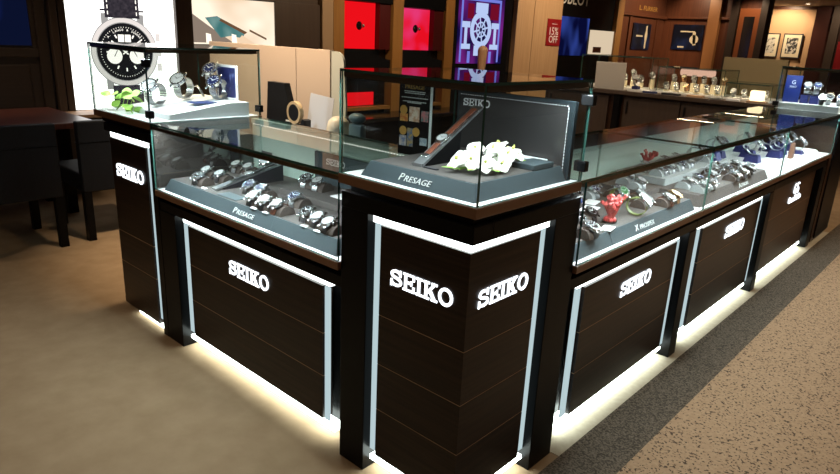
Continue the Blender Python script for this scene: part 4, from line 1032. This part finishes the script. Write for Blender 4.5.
MB().box(.0005, .06, 9.64, 10.44, 1.235, 1.645).build('lit_niche', emis('cream lit niche', (1, .80, .56), .7), T); MB().box(.061, .075, 9.70, 9.98, 1.26, 1.36).build('brown_box', mat('brown box', (.10, .03, .015), .4), T)
column('wall_column', 'slim tan column right of the black shop front', 10.49, 10.72, 'tancol', .16)
T = thing('wood_shopfront', 'mahogany shop front with small gold lettering and a narrow watch poster', 'shop front', (WX, 0, 0))
MB().box(-.09, -.02, 10.73, 12.82, 0, 2.55).build('board', 'redbrown', T); MB().box(-.019, .05, 10.73, 12.82, 1.97, 2.03, bev=.004).build('cornice', 'redbrown', T)
MB().box(-.019, .01, 11.15, 11.25, 0, 1.96, bev=.004).build('stile', 'redbrown', T); MB().box(-.019, .01, 12.42, 12.52, 0, 1.96, bev=.004).build('stile', 'redbrown', T)
put_text('CARTIER', .12, 'goldink', T, tr(-.019, 11.55, 2.10) @ X, depth=.004, width=.85) if False else put_text('L. FURRER', .12, 'goldink', T, tr(-.019, 11.55, 2.10) @ X, depth=.004, width=.85)
NAVY = mat('navy poster', (.004, .006, .016), .3, noise=((3, 3.5, 2.5), (.012, .03, .12), .5, .75))
p = MB().box(-.019, .005, 11.35, 12.17, 1.34, 1.845, bev=.003).build('poster', NAVY, T)
Tq = tr(.006, 11.76, 1.59) @ X
b = MB(); b.ring(.0, .075, 0, .001, 28, 0, Tq @ Matrix(((.8, 0, 0, .2), (0, 1.5, 0, .02), (0, 0, 1, 0), (0, 0, 0, 1)))); b.box(.165, .235, -.22, .22, 0, .0008, T=Tq); b.box(-.25, .05, .0, .03, 0, .001, T=Tq); b.build('printed_watch', 'd_cream', p)
# back wall (faces -y) with wide poster, column, cabinet
T = thing('wall_poster', 'wide navy poster with a pale watch on the mahogany back wall', 'poster', (-4.47, 12.80, 1.63))
MB().box(-.315, .315, 0, .028, -.25, .25, bev=.003).build('board', NAVY, T)
b = MB(); Tq = FACE_NEG_Y
b.ring(0, .09, 0, .001, 28, 0, tr(.14, -.001, -.04) @ Tq); b.box(.11, .17, -.002, -.001, -.17, .09, T=Matrix.Rotation(-.12, 4, 'Y')); b.box(-.18, -.05, -.002, -.001, -.21, -.18); b.box(-.16, .14, -.002, -.001, .10, .125); b.build('printed_watch', 'd_cream', T)
tag(MB().box(-5.0, -3.6, 12.76, 12.825, 1.99, 2.03, bev=.004).build('cornice', 'redbrown'), 'mahogany cornice above the wide navy poster', 'cornice')
tag(MB().box(-4.08, -3.86, 12.70, 12.825, 0, 2.6, bev=.003).build('wall_column', mat('copper tan column', (.30, .13, .045), .4)), 'copper tan column right of the wide navy poster', 'column')
tag(MB().box(-3.66, -3.52, 12.70, 12.825, 0, 2.6, bev=.003).build('wall_column', 'darkwall'), 'dark column left of the narrow glass cabinet', 'column')
T = thing('wall_cabinet', 'mahogany cabinet with a tall narrow dark glass door', 'cabinet', (-3.30, 12.74, 0))
MB().box(-.20, .18, 0, .08, 0, 2.2, bev=.004).build('body', mat('orange brown wood', (.20, .058, .018), .35), T); d = MB().box(-.10, .09, -.015, -.001, 1.05, 2.05, bev=.003).build('door', 'blackgloss', T)
tag(MB().box(-3.105, -2.98, 12.66, 13.0, 0, 2.6, bev=.003).build('wall_column', 'darkwall'), 'dark column at the open end of the mahogany wall', 'column')
# far wall pictures
for x0, x1, lab, c2, lo in ((-4.76, -4.30, 'left one of the two framed pictures on the warm far wall', (.05, .05, .05), .52), (-4.215, -3.74, 'right one of the two framed pictures on the warm far wall', (.03, .03, .03), .42)):
    T = thing('framed_picture', lab, 'picture', ((x0 + x1) / 2, 18.93, 1.60), 0, 'framed pictures on the far wall'); w = (x1 - x0) / 2
    MB().box(-w, w, 0, .03, -.32, .32, bev=.006).build('frame', 'ink', T); m = MB().box(-w + .03, w - .03, -.004, -.0005, -.29, .29).build('mount', 'd_cream', T)
    MB().box(-w + .10, w - .10, -.007, -.0045, -.20, .21).build('print', mat('sepia print', (.62, .58, .5), .6, noise=((14, 14, 14), c2, lo, lo + .1)), m)
tag(MB().box(-3.48, -1.2, 18.6, 18.9, 0, 2.6).build('wall_panel', mat('dark maroon panel', (.05, .012, .008), .4)), 'dark maroon panel right of the framed pictures', 'panelling')
tag(MB().box(-3.05, -2.86, 18.4, 18.59, 0, 2.6).build('wall_column', 'darkpanel'), 'brown column at the right edge in front of the maroon panel', 'column')
tag(MB().box(-2.8, -2.2, 18.4, 18.45, 1.0, 1.75).build('wall_sign', 'redsign'), 'red sign at the far right edge of the room', 'sign')
for x, y, lab in ((-4.55, 18.3, 'left'), (-3.55, 17.9, 'right')):
    T = thing('downlight', 'small round ceiling light over the framed pictures, the %s one' % lab, 'ceiling light', (x, y, 2.62))
    MB().ring(.05, .07, -.012, 0).build('trim', 'brushed', T); MB().cyl(.048, -.008, -.001).build('lens', 'downl', T)
tag(MB().box(-1.60, -.95, 6.5, 6.55, .0, 1.335).build('folding_screen', 'olive'), 'olive beige screen behind the back counter', 'screen')

# ------------------------------------------------------------------ on the back counter
BZ = .9925
def glass_box(name, label, x0, x1, y0, y1, z0, z1):
    T = thing(name, label, 'glass case', (0, 0, 0))
    MB().box(x0, x1, y0, y1, z0, z0 + .02, bev=.002).build('base', 'white', T)
    MB().glassbox(x0, x1, y0, y0 + .006, z0 + .0205, z1 - .0065, 'y').build('pane', ['glassdim', 'gedge'], T); MB().glassbox(x0, x1, y1 - .006, y1, z0 + .0205, z1 - .0065, 'y').build('pane', ['glassdim', 'gedge'], T)
    MB().glassbox(x0, x0 + .006, y0 + .0065, y1 - .0065, z0 + .0205, z1 - .0065, 'x').build('pane', ['glassdim', 'gedge'], T); MB().glassbox(x1 - .006, x1, y0 + .0065, y1 - .0065, z0 + .0205, z1 - .0065, 'x').build('pane', ['glassdim', 'gedge'], T)
    MB().glassbox(x0, x1, y0, y1, z1 - .006, z1, 'z').build('lid', ['glassdim', 'gedge'], T)
    MB().barlight(x0 + .03, x1 - .03, y0 + .012, y0 + .022, z1 - .012, z1 - .008).build('light_bar', ['railwood', 'warm'], T)
    return T
glass_box('glass_case', 'glass case behind the silver lid on the back counter', -2.45, -1.70, 4.86, 5.22, BZ, 1.305)
glass_box('glass_case', 'low glass case of glittering watches in the middle of the back counter', -1.62, -1.02, 4.82, 5.2, BZ, 1.235)
glass_box('glass_case', 'lowest glass case at the right end of the back counter', -1.0, -.62, 4.82, 5.2, BZ, 1.14)
T = thing('laptop_lid', 'silver lid of a laptop standing open on the back counter', 'laptop', (-2.03, 4.70, BZ))
o = MB().box(-.16, .15, 0, .008, .012, .255, bev=.003).build('lid', 'silverlap', T); o.rotation_euler = (.06, 0, 0); MB().box(-.16, .15, -.0, .14, 0, .011, bev=.003).build('base', 'silverlap', T)
b = MB(); b.box(-.10, .10, -.05, .05, 0, .02, bev=.002); o = b.build('display_tray', 'white', loc=(-1.74, 4.74, BZ)); tag(o, 'small white tray on the back counter right of the silver laptop', 'tray')
b = MB(); b.box(-.03, .03, -.03, .03, 0, .03, bev=.003); o = b.build('display_stand', 'bluecushion', loc=(-1.78, 4.74, BZ + .0205)); tag(o, 'blue stand on the small white tray by the silver laptop', 'stand')
watch('steel_white', -1.78, 4.735, BZ + .051, 0, 'white-dial steel watch on the small white tray by the silver laptop', 'wristwatches on the back counter', 'loop', 1.6)
GB = 'wristwatches in the glass cases on the back counter'
names = ['first', 'second', 'third', 'fourth', 'fifth', 'sixth', 'seventh']
for i in range(4):
    x = -2.03 + i * .085 * (1 if i < 3 else 1.1)
    z = BZ + .0205; h = (.06, .10, .05, .09)[i]
    b = MB(); b.cyl(.025, 0, h, 18); o = b.build('display_stand', 'd_cream', loc=(x - .0, 5.02, z)); tag(o, '%s cylinder stand from the left in the tall back glass case' % names[i].capitalize(), 'stand', 'cylinder stands')
    watch('steel_white' if i % 2 else 'steel_black', x, 5.02, z + h, 0, '%s watch from the left in the tall glass case behind the laptop' % names[i], GB, 'loop', 1.1)
for r in range(2):
    for i in range(6):
        x = -1.55 + i * .093; y = 4.90 + r * .16; h = .012 + r * .07
        b = MB(); b.cyl(.028, 0, h, 18); o = b.build('display_stand', 'd_cream', loc=(x, y, BZ + .0205)); tag(o, '%s cylinder stand from the left in the %s row of the middle back case' % (names[i].capitalize(), ('front', 'back')[r]), 'stand', 'cylinder stands')
        watch(('steel_black', 'steel_white', 'cream_tan', 'steel_white')[(i + r) % 4], x, y, BZ + .0205 + h, 0, '%s watch from the left in the %s row of the middle back glass case' % (names[i], ('front', 'back')[r]), GB, 'loop', 1.1)
for i in range(4):
    x = -.95 + i * .088
    watch(('steel_white', 'steel_black')[i % 2], x, 4.92, BZ + .0205, 0, '%s watch from the left in the lowest glass case' % names[i], GB, 'loop', 1.1)
T = thing('glowing_piece', 'long pinkish white highlight built as a glowing tube on the back counter', 'lamp', (-1.45, 5.36, BZ))  # a reflected highlight, shaped as a glowing tube with invented post and base
b = MB(); b.tube([(-.16, 0, .19), (.16, 0, .19)], .035, 16); b.build('tube', emis('pinkish highlight', (1, .55, .40), .9), T)
b = MB(); b.cyl(.008, .0, .16, 12); b.build('post', 'blackmetal', T); MB().box(-.06, .06, -.05, .05, -.9925, 0).build('base', 'blackmetal', T)
T = thing('glowing_piece', 'small glowing cream lamp block at the right end of the back counter', 'lamp', (-.70, 4.74, BZ))
MB().box(-.075, .075, -.04, .04, 0, .015, bev=.002).build('base', 'palewood', T); MB().box(-.06, .05, -.03, .03, .0155, .10, bev=.012).build('shade', emis('cream lamp', (1, .78, .45), 2.2), T)
for i, (x, w, m, lab) in enumerate([(-1.42, .08, 'ink', 'dark flat tray on the back counter edge'), (-1.20, .07, 'palewood', 'wooden flat tray on the back counter edge'), (-1.02, .05, 'brushed', 'metal flat tray on the back counter edge'), (-.88, .05, 'whitepaper', 'pale blue white card on the back counter edge'), (-1.62, .06, 'l_blue', 'blue flat tray at the left of the back counter edge')]):
    b = MB(); b.box(-w, w, -.03, .03, 0, .018, bev=.002); o = b.build('flat_tray', m, loc=(x, 4.70, BZ)); tag(o, lab, 'tray')

# ------------------------------------------------------------------ light
def spot(loc, target, power, col, size, blend=.6, radius=.06):
    d = bpy.data.lights.new('unseen_spot', 'SPOT'); d.energy = power; d.color = col; d.spot_size = size; d.spot_blend = blend; d.shadow_soft_size = radius
    o = bpy.data.objects.new('unseen_spot', d); COL.objects.link(o); o.location = loc
    o.rotation_euler = (Vector(target) - Vector(loc)).to_track_quat('-Z', 'Y').to_euler()
W = (1.0, .76, .50)
for loc, tg, pw, sz in [
    ((-2.6, -2.2, 2.6), (-2.6, -2.2, 0), 40, 2.0), ((-.6, -1.6, 2.6), (-.6, -1.6, 0), 38, 2.0), ((1.6, .2, 2.6), (1.6, .2, 0), 42, 2.0), ((1.5, 2.6, 2.6), (1.5, 2.6, 0), 62, 2.0),
    ((1.2, 5.2, 2.6), (1.2, 5.2, 0), 150, 2.0), ((-3.6, -.6, 2.6), (-3.6, -.6, 0), 22, 1.9), ((-2.4, .55, 2.6), (-2.5, 1.3, .9), 300, 1.5), ((-4.25, -.2, 2.6), (-4.99, 0, 1.2), 40, 1.1), ((-2.6, 4.0, 2.6), (-2.6, 4.0, 0), 45, 2.0),  # spots aimed at partition and wall cabinet are added to brighten them
    ((-.28, 2.0, 2.6), (-.28, 2.0, .9), 35, 1.2), ((-1.3, 4.55, 2.6), (-1.3, 4.95, 1.0), 60, 1.4),
    ((-3.4, 8.0, 2.6), (-4.9, 8.0, 1.2), 190, 1.7), ((-3.4, 5.4, 2.6), (-4.9, 5.4, 1.2), 110, 1.7), ((-3.4, 11.4, 2.6), (-4.9, 11.6, 1.4), 240, 1.7), ((-4.3, 12.0, 2.6), (-4.3, 12.83, 1.9), 60, 1.5),
    ((-3.2, 12.2, 2.6), (-3.3, 12.83, 1.4), 70, 1.5), ((-4.2, 18.2, 2.58), (-4.2, 19, 1.5), 110, 2.2), ((-3.6, 3.6, 2.6), (-4.9, 3.6, 1.2), 110, 1.6), ((-1.6, 3.2, 2.6), (-1.6, 4.7, .6), 60, 1.3), ((-1.0, 5.6, 2.6), (-1.0, 6.5, 1.1), 60, 1.2), ((-2.6, 17.4, 2.55), (-2.8, 18.6, 1.3), 50, 2.0),  # spots on cupboard fronts and olive screen are added to lift them
]: spot(loc, tg, pw, W, sz)
wd = bpy.data.worlds.new('world'); sc.world = wd; wd.use_nodes = True
wd.node_tree.nodes['Background'].inputs[0].default_value = (1.0, .78, .58, 1); wd.node_tree.nodes['Background'].inputs[1].default_value = .035
sc.cycles.transparent_max_bounces = 40; sc.cycles.max_bounces = 10; sc.cycles.glossy_bounces = 5; sc.cycles.diffuse_bounces = 4
sc.cycles.caustics_reflective = False; sc.cycles.caustics_refractive = False
sc.cycles.sample_clamp_indirect = 6
sc.view_settings.view_transform = 'Standard'; sc.view_settings.look = 'None'; sc.view_settings.gamma = 1; sc.view_settings.exposure = 0.0
